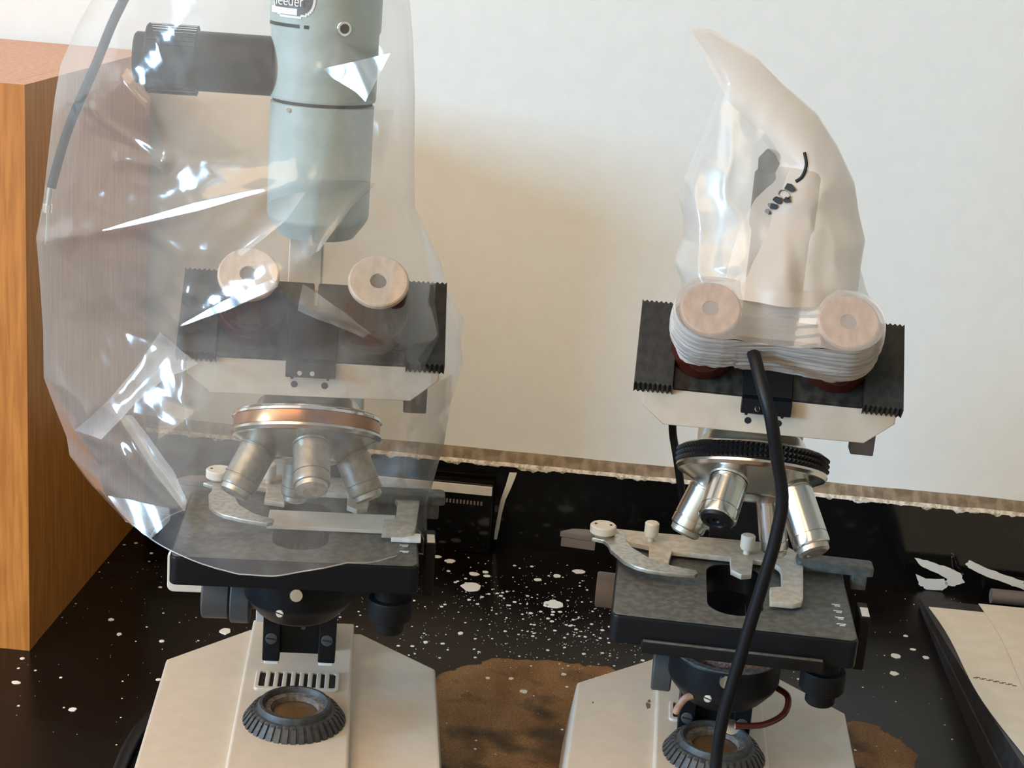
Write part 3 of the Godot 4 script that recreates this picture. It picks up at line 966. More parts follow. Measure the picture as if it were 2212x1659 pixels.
	for k in knobs:
		t = PackedVector3Array()
		lathe(t, [Vector2(2.0, 174), Vector2(2.0, 178), Vector2(k[2] * 0.8, 178.4), Vector2(k[2], 180.0), Vector2(k[2], 178.0 + k[3]), Vector2(k[2] - 0.7, 178.7 + k[3]), Vector2(0, 178.9 + k[3])], 32, Transform3D(Basis(), Vector3(k[0], 0, k[1])))
		part(h, "holder_knob", fin(t, 40.0), M.cream)
		if k[2] > 6.0:
			for dx in [-4.6, 4.6]:
				t = PackedVector3Array()
				lathe(t, [Vector2(0.9, 184.8), Vector2(0.8, 185.1), Vector2(0, 185.1)], 10, Transform3D(Basis(), Vector3(k[0] + dx, 0, k[1])))
				part(h, "pin_hole", fin(t), M.dark)
	t = PackedVector3Array()
	prism(t, v2([-106, -44, -99, -50.5, -90, -52, -84, -50, -84, -42, -92, -42]), 172.5, 176.5, 1.0, 0.4)
	prism(t, v2([-105, -43.5, -84, -42, -84, -50, -98, -50]), 166.5, 172.4, 0.3, 0.3)
	part(h, "spring_lever", fin(t, 40.0), M.capgrey)
	if left:
		t = PackedVector3Array()
		block(t, Vector3(-10, 171.5, 4), Vector3(74, 2.2, 25), 0.3, 0.5)
		part(h, "slide_strip", fin(t, 40.0), M.cream)
		t = PackedVector3Array()
		block(t, Vector3(33, 171.6, 24), Vector3(17, 2.4, 9), 0.3, 0.5)
		part(h, "slide_stop", fin(t, 40.0), M.white)

# eyepiece frame: local y is the viewing axis (45 degrees up, forward)
func eye_frame() -> Transform3D:
	var c := sqrt(0.5)
	return Transform3D(Basis(Vector3.RIGHT, Vector3(0, c, c), Vector3(0, -c, c)), Vector3(2.4, 314.7, 18.3))

func head(s: Node3D, left: bool) -> void:
	var t := PackedVector3Array()
	# front outline in (x, -y) drawn back along z
	var fx := Transform3D(Basis(Vector3.RIGHT, Vector3.BACK, Vector3.DOWN), Vector3.ZERO)
	var hs := Transform3D(Basis(), Vector3(2.2, 0, 0))
	fx = hs * fx
	prism(t, v2([-54, -275.5, 55, -276.5, 70, -289, 70, -296.5, -66.5, -296.5, -66.5, -286]), -66.0, 35.0, 1.0, 1.0, fx)
	# wedge carrying the eyepiece plate
	var wx := Transform3D(Basis(Vector3.BACK, Vector3.RIGHT, Vector3.UP), Vector3(2.2, 0, 0))
	prism(t, v2([34, 295.5, 1.0, 327.5, -3, 327.5, -62, 310, -62, 290]), -60.0, 60.0, 1.0, 1.0, wx)
	var hd := part(s, "head_housing", fin(t, 40.0), M.headcream)
	# index marks on the front
	for x in [-8.5, 8.0]:
		t = PackedVector3Array()
		lathe(t, [Vector2(1.9, -0.3), Vector2(1.9, 0.12), Vector2(0, 0.15)], 16, Transform3D(Basis(Vector3.RIGHT, PI / 2), Vector3(x + 2.2, 283.0, 35)))
		part(hd, "index_mark", fin(t), M.dark)
		for k in 2:
			t = PackedVector3Array()
			lathe(t, [Vector2(0.9, -0.3), Vector2(0.9, 0.12), Vector2(0, 0.15)], 10, Transform3D(Basis(Vector3.RIGHT, PI / 2), Vector3(x + 2.2 + (-1.4 if x < 0 else 1.6), 286.8 + k * 2.6, 35)))
			part(hd, "index_dot", fin(t), M.dark)
	# locking tab under the right end
	t = PackedVector3Array()
	block(t, Vector3(61, 268.5, 0), Vector3(13, 16, 12), 0.8, 0.8)
	part(hd, "locking_tab", fin(t, 40.0), M.capgrey)
	var ef := eye_frame()
	# sliding plates, one for each eyepiece
	for sd in [-1.0, 1.0]:
		t = PackedVector3Array()
		var x0 := 1.0 if sd > 0 else -51.5
		prism(t, rrect(x0 + 25.2, 0.2, 50.5, 49.5, 1.0, 2), -3.5, 0.4, 0.7, 0.3, ef)
		part(s, "eyepiece_slide", fin(t, 40.0), M.plate)
		# ridged finger grip at its outer end
		var pts := PackedVector2Array()
		var a: float = 51.2 * sd
		var b: float = 72.3 * sd
		var nn := 16
		for i in nn + 1:
			pts.append(Vector2(lerpf(a, b, i / float(nn)), 26.4 + (0.7 if i % 2 == 0 else -0.6)))
		for i in nn + 1:
			pts.append(Vector2(lerpf(b, a, i / float(nn)), -26.4 - (0.7 if i % 2 == 0 else -0.6)))
		t = PackedVector3Array()
		prism(t, pts, -3.8, 5.2, 0.5, 0.0, ef)
		part(s, "finger_grip", fin(t, 30.0), M.grip)
		# eyepiece
		var ex := ef * Transform3D(Basis(), Vector3((34.0 if left else 36.0) * sd, 0, 0))
		t = PackedVector3Array()
		lathe(t, [Vector2(18.0, 0.2), Vector2(18.2, 8), Vector2(17.8, 12), Vector2(17.2, 13), Vector2(16.6, 14)], 48, ex)
		var ep := part(s, "eyepiece", fin(t, 40.0), M.bakelite)
		t = PackedVector3Array()
		lathe(t, [Vector2(16.6, 13.9), Vector2(16.4, 20), Vector2(16.0, 20.6), Vector2(16.0, 43), Vector2(15.2, 44.6)], 48, ex)
		part(ep, "eyepiece_barrel", fin(t, 40.0), M.bakelite)
		t = PackedVector3Array()
		lathe(t, [Vector2(16.2, 43.4), Vector2(16.2, 44.6), Vector2(15.8, 45.5), Vector2(15.0, 46.0), Vector2(4.6, 45.6), Vector2(4.2, 44.6)], 48, ex)
		part(ep, "eye_cap", fin(t, 30.0), M.cap if not left else M.capbeige)
		t = PackedVector3Array()
		lathe(t, [Vector2(4.4, 44.7), Vector2(0, 44.5)], 24, ex)
		part(ep, "eye_lens", fin(t), M.capgrey)
	# middle stop with its silver screw
	t = PackedVector3Array()
	block(t, Vector3(2.4, 292.6, 37.6), Vector3(27, 8.4, 5.4), 0.5, 0.5)
	block(t, Vector3(0, 0.9, 8), Vector3(27, 1.6, 34), 0.5, 0.5, ef)
	var stp := part(s, "center_stop", fin(t, 40.0), M.black)
	if left:
		screw(stp, Vector3(-3.4, 291.0, 40.2), Vector3(0, 0.3, 1), 1.5, 0.8, M.chrome, false)
		screw(stp, Vector3(3.4, 291.0, 40.2), Vector3(0, 0.3, 1), 1.5, 0.8, M.chrome, false)
	else:
		screw(stp, Vector3(-2.4, 291.5, 40.2), Vector3(0, 0.3, 1), 1.7, 1.0, M.chrome, false)

func nosepiece(s: Node3D, left: bool) -> void:
	var tilt := deg_to_rad(27.0)
	# local y points up along the axis, tipped so that the front rim is raised
	var y := Vector3(0, cos(tilt), -sin(tilt))
	var x := Vector3.RIGHT
	var nf := Transform3D(Basis(x, y, x.cross(y)), Vector3(0.6, 250.2, 11.0))
	var t := PackedVector3Array()
	lathe(t, [Vector2(42.5, -4.6), Vector2(42.3, -3.2), Vector2(41.0, -2.6)], 72, nf)
	lathe(t, [Vector2(0, -21), Vector2(17, -19.5), Vector2(20, -18.5), Vector2(39.0, -7.0), Vector2(41.2, -6.4), Vector2(42.5, -4.6)], 72, nf)
	lathe(t, [Vector2(41.0, 6.0), Vector2(40.6, 7.0), Vector2(37, 8.4), Vector2(33, 9.4), Vector2(30, 10.4), Vector2(28, 14.5), Vector2(26.5, 16), Vector2(0, 16.5)], 72, nf)
	var np := part(s, "nosepiece", fin(t, 30.0), M.steel)
	t = PackedVector3Array()
	if left:
		lathe(t, [Vector2(41.0, -2.8), Vector2(41.3, -2.0), Vector2(41.3, 3.6), Vector2(41.0, 4.2)], 96, nf)
		var t3 := PackedVector3Array()
		lathe(t3, [Vector2(41.0, 3.8), Vector2(42.2, 4.2), Vector2(42.2, 5.6), Vector2(41.0, 6.4)], 96, nf)
		part(np, "rim", fin(t3, 40.0), M.chrome)
		part(np, "grip_ring", fin(t, 40.0), M.warmreflect, Transform3D(), "smooth metal ring, warm reflection put into its colour")
	else:
		var nt := 96
		for r in 3:
			for k in nt:
				var a0 := TAU * k / nt
				var a1 := TAU * (k + 1) / nt
				var am := (a0 + a1) / 2
				var y0 := -2.6 + r * 2.95
				var y1 := y0 + 2.95
				var p := [Vector3(41.4 * cos(a1), y0, 41.4 * sin(a1)), Vector3(41.4 * cos(a0), y0, 41.4 * sin(a0)), Vector3(41.4 * cos(a0), y1, 41.4 * sin(a0)), Vector3(41.4 * cos(a1), y1, 41.4 * sin(a1))]
				var tip := Vector3(43.3 * cos(am), (y0 + y1) / 2 + 0.3, 43.3 * sin(am))
				for q in 4:
					tri(t, nf * (p[q] as Vector3), nf * (p[(q + 1) % 4] as Vector3), nf * tip, nf.basis * Vector3(cos(am), 0, sin(am)))
		lathe(t, [Vector2(41.4, 6.2), Vector2(40.0, 6.8)], 72, nf)
		lathe(t, [Vector2(40.8, -3.0), Vector2(41.4, -2.6)], 72, nf)
		part(np, "grip_ring", fin(t, 10.0), M.rubber, Transform3D(), "black knurled ring")
	# four objectives leaning outward from the axis
	var az0 := 9.0 if left else -30.0
	var lens := [[33.0, 11.0, 10.2], [31.0, 10.4, 9.8], [30.0, 10.0, 8.6], [33.0, 11.0, 10.2]] if left else [[33.0, 11.6, 10.6], [42.0, 9.6, 10.2], [40.0, 9.4, 8.2], [34.0, 10.8, 10.2]]
	for k in 4:
		var az := deg_to_rad(az0 + 90.0 * k)
		var rad := nf.basis * Vector3(sin(az), 0, cos(az))
		var a := deg_to_rad(24.5)
		var d := (-nf.basis.y * cos(a) + rad * sin(a)).normalized()
		var from := nf.origin - nf.basis.y * 7.5 + rad * 23.5
		objective(s, along(from, d), lens[k][0], lens[k][1], lens[k][2], left, k)

func objective(np: Node3D, xf: Transform3D, ln: float, rc: float, rb: float, left: bool, k: int) -> void:
	var t := PackedVector3Array()
	# knurled collar
	var n := 60
	for i in n:
		var a0 := TAU * i / n
		var a1 := TAU * (i + 1) / n
		var am := (a0 + a1) / 2
		for h in 2:
			var b0 := a0 if h == 0 else am
			var b1 := am if h == 0 else a1
			var r0 := rc if h == 0 else rc - 0.35
			var r1 := rc - 0.35 if h == 0 else rc
			quad(t, xf * Vector3(r1 * cos(b1), -6, r1 * sin(b1)), xf * Vector3(r0 * cos(b0), -6, r0 * sin(b0)), xf * Vector3(r0 * cos(b0), 6.2, r0 * sin(b0)), xf * Vector3(r1 * cos(b1), 6.2, r1 * sin(b1)))
	lathe(t, [Vector2(rc - 0.1, 6.1), Vector2(rc - 0.6, 7.0), Vector2(rc * 0.93, 7.2)], 40, xf)
	var body: Material = M.satindark if left else M.steel
	var ob := part(np, "objective", fin(t, 25.0), M.satindark if left else M.satin)
	t = PackedVector3Array()
	var e := ln
	lathe(t, [Vector2(rc * 0.9, 7.0), Vector2(rc * 0.9, 8.2), Vector2(rb + 0.1, 8.4), Vector2(rb + 0.1, 10.2), Vector2(rb, 10.6), Vector2(rb, e - 7.5), Vector2(rb - 0.5, e - 7.3), Vector2(rb - 0.5, e - 6.7), Vector2(rb, e - 6.5), Vector2(rb, e - 2.0), Vector2(rb - 0.6, e - 0.9), Vector2(rb - 1.6, e - 0.7)], 48, xf)
	part(ob, "barrel", fin(t, 30.0), body)
	t = PackedVector3Array()
	if k == 0 and not left:
		lathe(t, [Vector2(rb - 1.2, e - 1.2), Vector2(rb - 2.0, e + 0.8), Vector2(5.4, e + 1.2), Vector2(4.8, e + 0.4), Vector2(2.2, e + 0.2), Vector2(1.6, e - 0.8), Vector2(0, e - 0.8)], 40, xf)
		part(ob, "nose", fin(t, 30.0), M.black, Transform3D(), "black front ring")
	else:
		lathe(t, [Vector2(rb - 1.4, e - 1.0), Vector2(rb - 1.6, e + 2.0), Vector2(rb - 3.2, e + 3.2), Vector2(rb * 0.45, e + 3.4), Vector2(rb * 0.36, e + 2.8), Vector2(0, e + 2.6)], 40, xf)
		part(ob, "nose", fin(t, 30.0), M.satin)

func camera_tube(s: Node3D) -> void:
	var t := PackedVector3Array()
	block(t, Vector3(-5, 336, -25), Vector3(19, 44, 22), 0.8, 1.0)
	part(s, "tube_post", fin(t, 40.0), M.headcream)
	var tx := Transform3D(Basis(), Vector3(0.5, 0, -22))
	t = PackedVector3Array()
	lathe(t, [Vector2(0, 355), Vector2(21, 355), Vector2(27.4, 364), Vector2(28.6, 367), Vector2(28.6, 429.0), Vector2(27.6, 429.6)], 64, tx)
	part(s, "camera_tube", fin(t, 30.0), M.greygreen)
	t = PackedVector3Array()
	lathe(t, [Vector2(27.5, 429), Vector2(27.5, 431.6)], 64, tx)
	part(s, "tube_groove", fin(t, 30.0), M.dark)
	t = PackedVector3Array()
	lathe(t, [Vector2(27.5, 431.4), Vector2(29.0, 431.6), Vector2(29.4, 433), Vector2(29.4, 468), Vector2(30.4, 470), Vector2(30.4, 540), Vector2(26, 545), Vector2(0, 545)], 64, tx)
	var up := part(s, "camera_body", fin(t, 30.0), M.greygreen)
	screw(up, Vector3(-16.5, 427.0, 1.4), Vector3(-0.5, 0, 0.8), 1.3, 0.7, M.chrome, false)
	# side telescope
	var ax := along(Vector3(-27, 447.5, -20), Vector3(-1, 0, 0))
	t = PackedVector3Array()
	lathe(t, [Vector2(16.2, 0), Vector2(16.2, 40.5), Vector2(16.6, 41)], 48, ax)
	var tel := part(s, "telescope", fin(t, 30.0), M.black)
	t = PackedVector3Array()
	var n := 40
	for k in n:
		var a0 := TAU * k / n
		var a1 := TAU * (k + 0.5) / n
		var a2 := TAU * (k + 1.0) / n
		for q in [[a0, a1, 18.9, 18.9], [a1, a2, 18.3, 18.3]]:
			quad(t, ax * Vector3(q[2] * cos(q[1]), 41, q[2] * sin(q[1])), ax * Vector3(q[2] * cos(q[0]), 41, q[2] * sin(q[0])), ax * Vector3(q[2] * cos(q[0]), 67, q[2] * sin(q[0])), ax * Vector3(q[2] * cos(q[1]), 67, q[2] * sin(q[1])))
	lathe(t, [Vector2(16, 40.8), Vector2(18.9, 41)], 40, ax)
	lathe(t, [Vector2(18.9, 67), Vector2(18, 68), Vector2(13.6, 68.3)], 40, ax)
	part(tel, "focus_ring", fin(t, 25.0), M.blackmatte)
	t = PackedVector3Array()
	lathe(t, [Vector2(13.8, 67.5), Vector2(13.8, 73.6), Vector2(12.8, 74.6), Vector2(7, 74.6), Vector2(6, 73.5), Vector2(0, 73.5)], 40, ax)
	part(tel, "eye_cup", fin(t, 30.0), M.blackmatte)
	# set ring, engraved line and maker's plate on the curved front
	t = PackedVector3Array()
	var ring_at := surf(10.5, 472.5)
	lathe(t, [Vector2(4.3, -1), Vector2(4.3, 1.2), Vector2(3.8, 1.8), Vector2(2.6, 1.8), Vector2(2.2, 1.0), Vector2(2.2, 0.2)], 32, ring_at)
	part(up, "set_ring", fin(t, 40.0), M.chrome)
	t = PackedVector3Array()
	lathe(t, [Vector2(2.3, 0.3), Vector2(0, 0.35)], 24, ring_at)
	part(up, "set_ring_hole", fin(t), M.dark)
	t = PackedVector3Array()
	for i in 12:
		if i != 10:
			patch(t, -76.0 + i * 5.1, -76.0 + (i + 1) * 5.1, 470.9, 472.7, 30.3, 30.7)
	part(up, "index_line", fin(t), M.black)
	# plate: a dark rounded shield with a pale border, a white field and lettering
	for layer in 3:
		t = PackedVector3Array()
		var grow := [0.0, -1.3, 0.0][layer] as float
		if layer < 2:
			for j in 24:
				var y0 := 475.8 - grow + j * (26.0 + 2.0 * grow) / 24.0
				var y1 := 475.8 - grow + (j + 1) * (26.0 + 2.0 * grow) / 24.0
				var h0 := half_width((y0 + y1) / 2 - 488.8, 13.0 + grow, 13.5 + grow)
				for k in 8:
					patch(t, -37.0 - h0 * 2.1 + h0 * 4.2 * k / 8.0, -37.0 - h0 * 2.1 + h0 * 4.2 * (k + 1) / 8.0, y0, y1, 30.2, 30.7 + layer * 0.15)
			part(up, "maker_plate" if layer == 1 else "plate_border", fin(t, 30.0), mat(Color(0.30, 0.30, 0.31), 0.4) if layer == 1 else M.white)
		else:
			for k in 6:
				patch(t, -68.0 + k * 6.7, -68.0 + (k + 1) * 6.7, 477.4, 480.8, 30.6, 31.0)
			part(up, "white_field", fin(t, 30.0), M.white)
	var tm := TextMesh.new()
	tm.text = "leeder"
	var f := SystemFont.new()
	f.font_names = PackedStringArray(["Droid Sans"])
	tm.font = f
	tm.font_size = 16
	tm.depth = 0.0006
	tm.pixel_size = 0.00042
	var o := part(up, "plate_lettering", tm, M.white)
	o.transform = Transform3D(Basis(Vector3.UP, deg_to_rad(-37.0)), Vector3(-0.0182, 0.4845, 0.0030))

func half_width(y: float, ry: float, rx: float) -> float:
	return rx * pow(maxf(0.0, 1.0 - pow(absf(y) / ry, 3.0)), 1.0 / 3.0)

func patch(t: PackedVector3Array, deg0: float, deg1: float, y0: float, y1: float, r0: float, r1: float) -> void:
	# a raised piece of a cylinder round the camera tube's axis; degrees from the front, positive to the right
	var a := deg_to_rad(deg0)
	var b := deg_to_rad(deg1)
	var c := Vector3(0.5, 0, -22)
	var p := func(ang: float, y: float, r: float) -> Vector3: return c + Vector3(sin(ang) * r, y, cos(ang) * r)
	quad(t, p.call(a, y0, r1), p.call(b, y0, r1), p.call(b, y1, r1), p.call(a, y1, r1))
	quad(t, p.call(a, y0, r0), p.call(b, y0, r0), p.call(b, y0, r1), p.call(a, y0, r1))
	quad(t, p.call(a, y1, r1), p.call(b, y1, r1), p.call(b, y1, r0), p.call(a, y1, r0))

func surf(x: float, y: float) -> Transform3D:
	var c := Vector3(0.5, 0, -22)
	var a := asin(x / 30.4)
	return along(c + Vector3(sin(a) * 30.4, y, cos(a) * 30.4), Vector3(sin(a), 0, cos(a)))

# ------------------------------------------------------------------ plastic bags
func stadium(f: float, hl: float, r: float) -> Vector4:   # point and outward normal
	var d := (4.0 * hl + TAU * r) * f
	if d < 2.0 * hl:
		return Vector4(-hl + d, r, 0, 1)
	d -= 2.0 * hl
	if d < PI * r:
		var a := PI / 2 - d / r
		return Vector4(hl + cos(a) * r, sin(a) * r, cos(a), sin(a))
	d -= PI * r
	if d < 2.0 * hl:
		return Vector4(hl - d, -r, 0, -1)
	var a := -PI / 2 - (d - 2.0 * hl) / r
	return Vector4(-hl + cos(a) * r, sin(a) * r, cos(a), sin(a))

func at_y(line: Array, y: float) -> float:   # [y, x] pairs with falling y
	if y >= line[0][0]:
		return line[0][1]
	for i in line.size() - 1:
		if y >= line[i + 1][0]:
			return lerpf(line[i + 1][1], line[i][1], (y - line[i + 1][0]) / (line[i][0] - line[i + 1][0]))
	return line[-1][1]

func seg_dist(p: Vector2, a: Vector2, b: Vector2) -> Vector2:   # (distance, side)
	var ab := b - a
	var k := clampf((p - a).dot(ab) / maxf(ab.length_squared(), 0.0001), 0.0, 1.0)
	var q := a + ab * k
	return Vector2(p.distance_to(q), k)

func grid_mesh(pos: Array, nu: int, nv: int, closed: bool) -> ArrayMesh:
	# pos[j * nu + i]; smooth normals
	var v := PackedVector3Array(pos)
	var nor := PackedVector3Array()
	nor.resize(v.size())
	var idx := PackedInt32Array()
	for j in nv - 1:
		for i in (nu if closed else nu - 1):
			var i2 := (i + 1) % nu
			var a := j * nu + i
			var b := j * nu + i2
			var c := (j + 1) * nu + i2
			var d := (j + 1) * nu + i
			for q in [[a, b, c], [a, c, d]]:
				var n := (v[q[2]] - v[q[0]]).cross(v[q[1]] - v[q[0]])
				for k in 3:
					nor[q[k]] += n
					idx.append(q[k])
	for i in v.size():
		nor[i] = nor[i].normalized()
		v[i] *= 0.001
	var a := []
	a.resize(Mesh.ARRAY_MAX)
	a[Mesh.ARRAY_VERTEX] = v
	a[Mesh.ARRAY_NORMAL] = nor
	a[Mesh.ARRAY_INDEX] = idx
	var m := ArrayMesh.new()
	m.add_surface_from_arrays(Mesh.PRIMITIVE_TRIANGLES, a)
	return m

var bag_l := [[560, -90], [540, -104], [477, -123.4], [463, -131], [441, -140], [424, -143], [394, -146.5], [367, -149.5], [346, -153.5], [327, -152], [293, -150], [265, -149.8], [247, -143.5], [230, -137.1], [219, -135.5], [205, -126], [192.7, -115], [181.5, -101.8], [174, -88.5]]
var bag_r := [[560, 38], [489, 45.1], [468, 48.2], [438, 51], [407, 52.5], [376, 54.5], [370, 57.9], [354, 66], [344, 71.5], [328, 76], [313, 86.1], [298, 85.5], [287, 87.5], [262, 82], [237, 79.8], [216, 75.5], [199, 72], [184, 73], [165, 73]]
# sharp folds of the film: height, width, then x, y of each bend
var bag_creases := [
	[7.5, 7.0, [-145.7, 347.9, -122.2, 356.7, -97.4, 366.2, -73.9, 375.5, -51.1, 386.4, -35.2, 393.1, -21.5, 396.0, -7.9, 401.6, 8.2, 403.0, 24.5, 402.3, 32.2, 399.5]],
	[8.0, 8.0, [-65.1, 319.4, -49.2, 328.9, -33.1, 339.6, -22.8, 344.9, -14.9, 351.1]],
	[5.0, 8.0, [-14.9, 351.1, -5.2, 342.0, 9.1, 336.2, 26.0, 329.9, 45.9, 316.7]],
	[7.0, 9.0, [3.1, 455.9, 23.8, 461.2, 42.4, 469.4]],
	[5.0, 8.0, [42.4, 469.0, 39.6, 431.6, 34.1, 400.5, 7.4, 370.0, 1.2, 364.3]],
	[4.0, 5.0, [-114.7, 423.4, -110.5, 417.6, -91.7, 409.2, -76.1, 402.8]],
	[5.0, 6.0, [-99.2, 442.7, -85.7, 429.9, -75.1, 406.2, -78.3, 399.9, -100.9, 400.3]],
	[2.5, 6.0, [-118.9, 374.7, -92.6, 369.1, -66.3, 357.5]],
	[3.0, 5.0, [-62.2, 336.5, -65.6, 303.3, -63.1, 277.7, -56.0, 256.4, -57.4, 226.2, -58.2, 199.2]],
	[4.0, 8.0, [-128.2, 243.6, -110.2, 265.1, -92.5, 283.5, -74.0, 311.6]],
	[4.0, 6.0, [-128.3, 242.9, -97.6, 246.1, -90.5, 235.2, -70.9, 223.5, -59.7, 220.7]],
	[5.0, 8.0, [-106.3, 213.1, -84.8, 214.6, -70.1, 214.8, -79.4, 198.3]],
	[3.0, 5.0, [-128.6, 240.2, -112.6, 232.5, -93.7, 242.8, -109.2, 222.0]],
	[4.0, 8.0, [-21.5, 396.0, -36.9, 377.9, -52.4, 358.4, -61.0, 336.6]],
	[3.0, 6.0, [32.2, 399.5, 20.4, 390.8, 7.4, 370.0]],
	[3.0, 6.0, [12.1, 437.9, 3.8, 397.9, 1.2, 365.4]],
	[3.0, 6.0, [57.0, 370.8, 73.1, 332.7, 81.9, 292.4, 76.6, 235.7]],
	[3.5, 6.0, [-99.9, 263.1, -77.3, 234.6, -61.0, 224.6]],
]
var facets := PackedFloat32Array()   # crumple of the front sheet on a 2 mm raster from (-170, 150)

func crumple() -> void:
	var pts := PackedVector2Array()
	var hs := PackedFloat32Array()
	for i in 95:
		pts.append(Vector2(rng.randf_range(-168, 108), rng.randf_range(152, 568)))
		hs.append(rng.randf_range(-2.4, 2.4) * (0.35 if pts[-1].y > 400.0 else 1.0))
	for c in bag_creases:
		var pl: Array = c[2]
		for k in range(0, pl.size(), 2):
			pts.append(Vector2(pl[k] + rng.randf() * 0.1, pl[k + 1] + rng.randf() * 0.1))
			hs.append(2.0)
	# a few deliberate dents that catch the window
	for q in [[36, 467, 15], [28, 450, 9], [20, 461, 6], [5, 455, 0], [9, 471, 0], [31, 441, 1], [-106, 213, 0], [-72, 214, 2], [-80, 199, 8], [-92, 206, 4]]:
		pts.append(Vector2(q[0], q[1]))
		hs.append(q[2])
	for q in [Vector2(-172, 148), Vector2(112, 148), Vector2(112, 572), Vector2(-172, 572)]:
		pts.append(q)
		hs.append(0.0)
	facets.resize(141 * 211)
	var idx := Geometry2D.triangulate_delaunay(pts)
	for i in range(0, idx.size(), 3):
		var a := pts[idx[i]]
		var b := pts[idx[i + 1]]
		var c := pts[idx[i + 2]]
		var den := (b - a).cross(c - a)
		if absf(den) < 0.001:
			continue
		var lo := a.min(b).min(c)
		var hi := a.max(b).max(c)
		for gy in range(maxi(0, floori((lo.y - 150) / 2)), mini(210, ceili((hi.y - 150) / 2)) + 1):
			for gx in range(maxi(0, floori((lo.x + 170) / 2)), mini(140, ceili((hi.x + 170) / 2)) + 1):
				var p := Vector2(gx * 2 - 170, gy * 2 + 150)
				var v := (p - a).cross(c - a) / den
				var w := (b - a).cross(p - a) / den
				if v >= -0.001 and w >= -0.001 and v + w <= 1.001:
					facets[gy * 141 + gx] = hs[idx[i]] * (1.0 - v - w) + hs[idx[i + 1]] * v + hs[idx[i + 2]] * w

func crumple_at(x: float, y: float) -> float:
	var fx := clampf((x + 170.0) / 2.0, 0.0, 139.99)
	var fy := clampf((y - 150.0) / 2.0, 0.0, 209.99)
	var i := int(fx)
	var j := int(fy)
	fx -= i
	fy -= j
	return lerpf(lerpf(facets[j * 141 + i], facets[j * 141 + i + 1], fx), lerpf(facets[(j + 1) * 141 + i], facets[(j + 1) * 141 + i + 1], fx), fy)

var bag_noise := FastNoiseLite.new()

func bag_crumple(x: float, y: float, w: float) -> float:
	var amp := crumple_at(x, y) + (1.0 - absf(bag_noise.get_noise_2d(x + y * 0.6, y * 0.7 - x * 0.5)) * 2.6) * 0.4 - 0.2
	var q := Vector2(x, y)
	for c in bag_creases:
		var pl: Array = c[2]
		var best := 1e9
		for k in range(0, pl.size() - 2, 2):
			best = minf(best, seg_dist(q, Vector2(pl[k], pl[k + 1]), Vector2(pl[k + 2], pl[k + 3])).x)
		var f: float = best / c[1]
		if f < 2.5:
			amp += c[0] * exp(-1.6 * sqrt(f * f + 0.12)) * 1.15
	return amp * w

# depth of the front sheet at (x, y), in the left microscope's millimetres
func bag_front(x: float, y: float) -> float:
	var xl := at_y(bag_l, y)
	var xr := at_y(bag_r, y)
	var u := clampf((x - (xl + xr) / 2) / ((xr - xl) / 2), -1.0, 1.0)
	return bag_z(y, u) + bag_crumple(x, y, clampf((1.0 - absf(u)) * 5.0, 0.0, 1.0))

func bag_z(y: float, u: float) -> float:   # the film slants from the left edge to a blunt crest right of the middle
	var pk := 0.36
	var k := (pk - u) / (1.0 + pk) if u < pk else (u - pk) / (1.0 - pk)
	var p := lerpf(3.2, 1.55, smoothstep(215.0, 320.0, y)) + 1.3 * smoothstep(405.0, 445.0, y) if u < pk else 2.6
	var d := lerpf(86.0, 76.0, smoothstep(380.0, 470.0, y)) + 5.0 * exp(-pow((y - 345.0) / 35.0, 2.0))
	return -12.0 + d * (1.0 - pow(k, p))

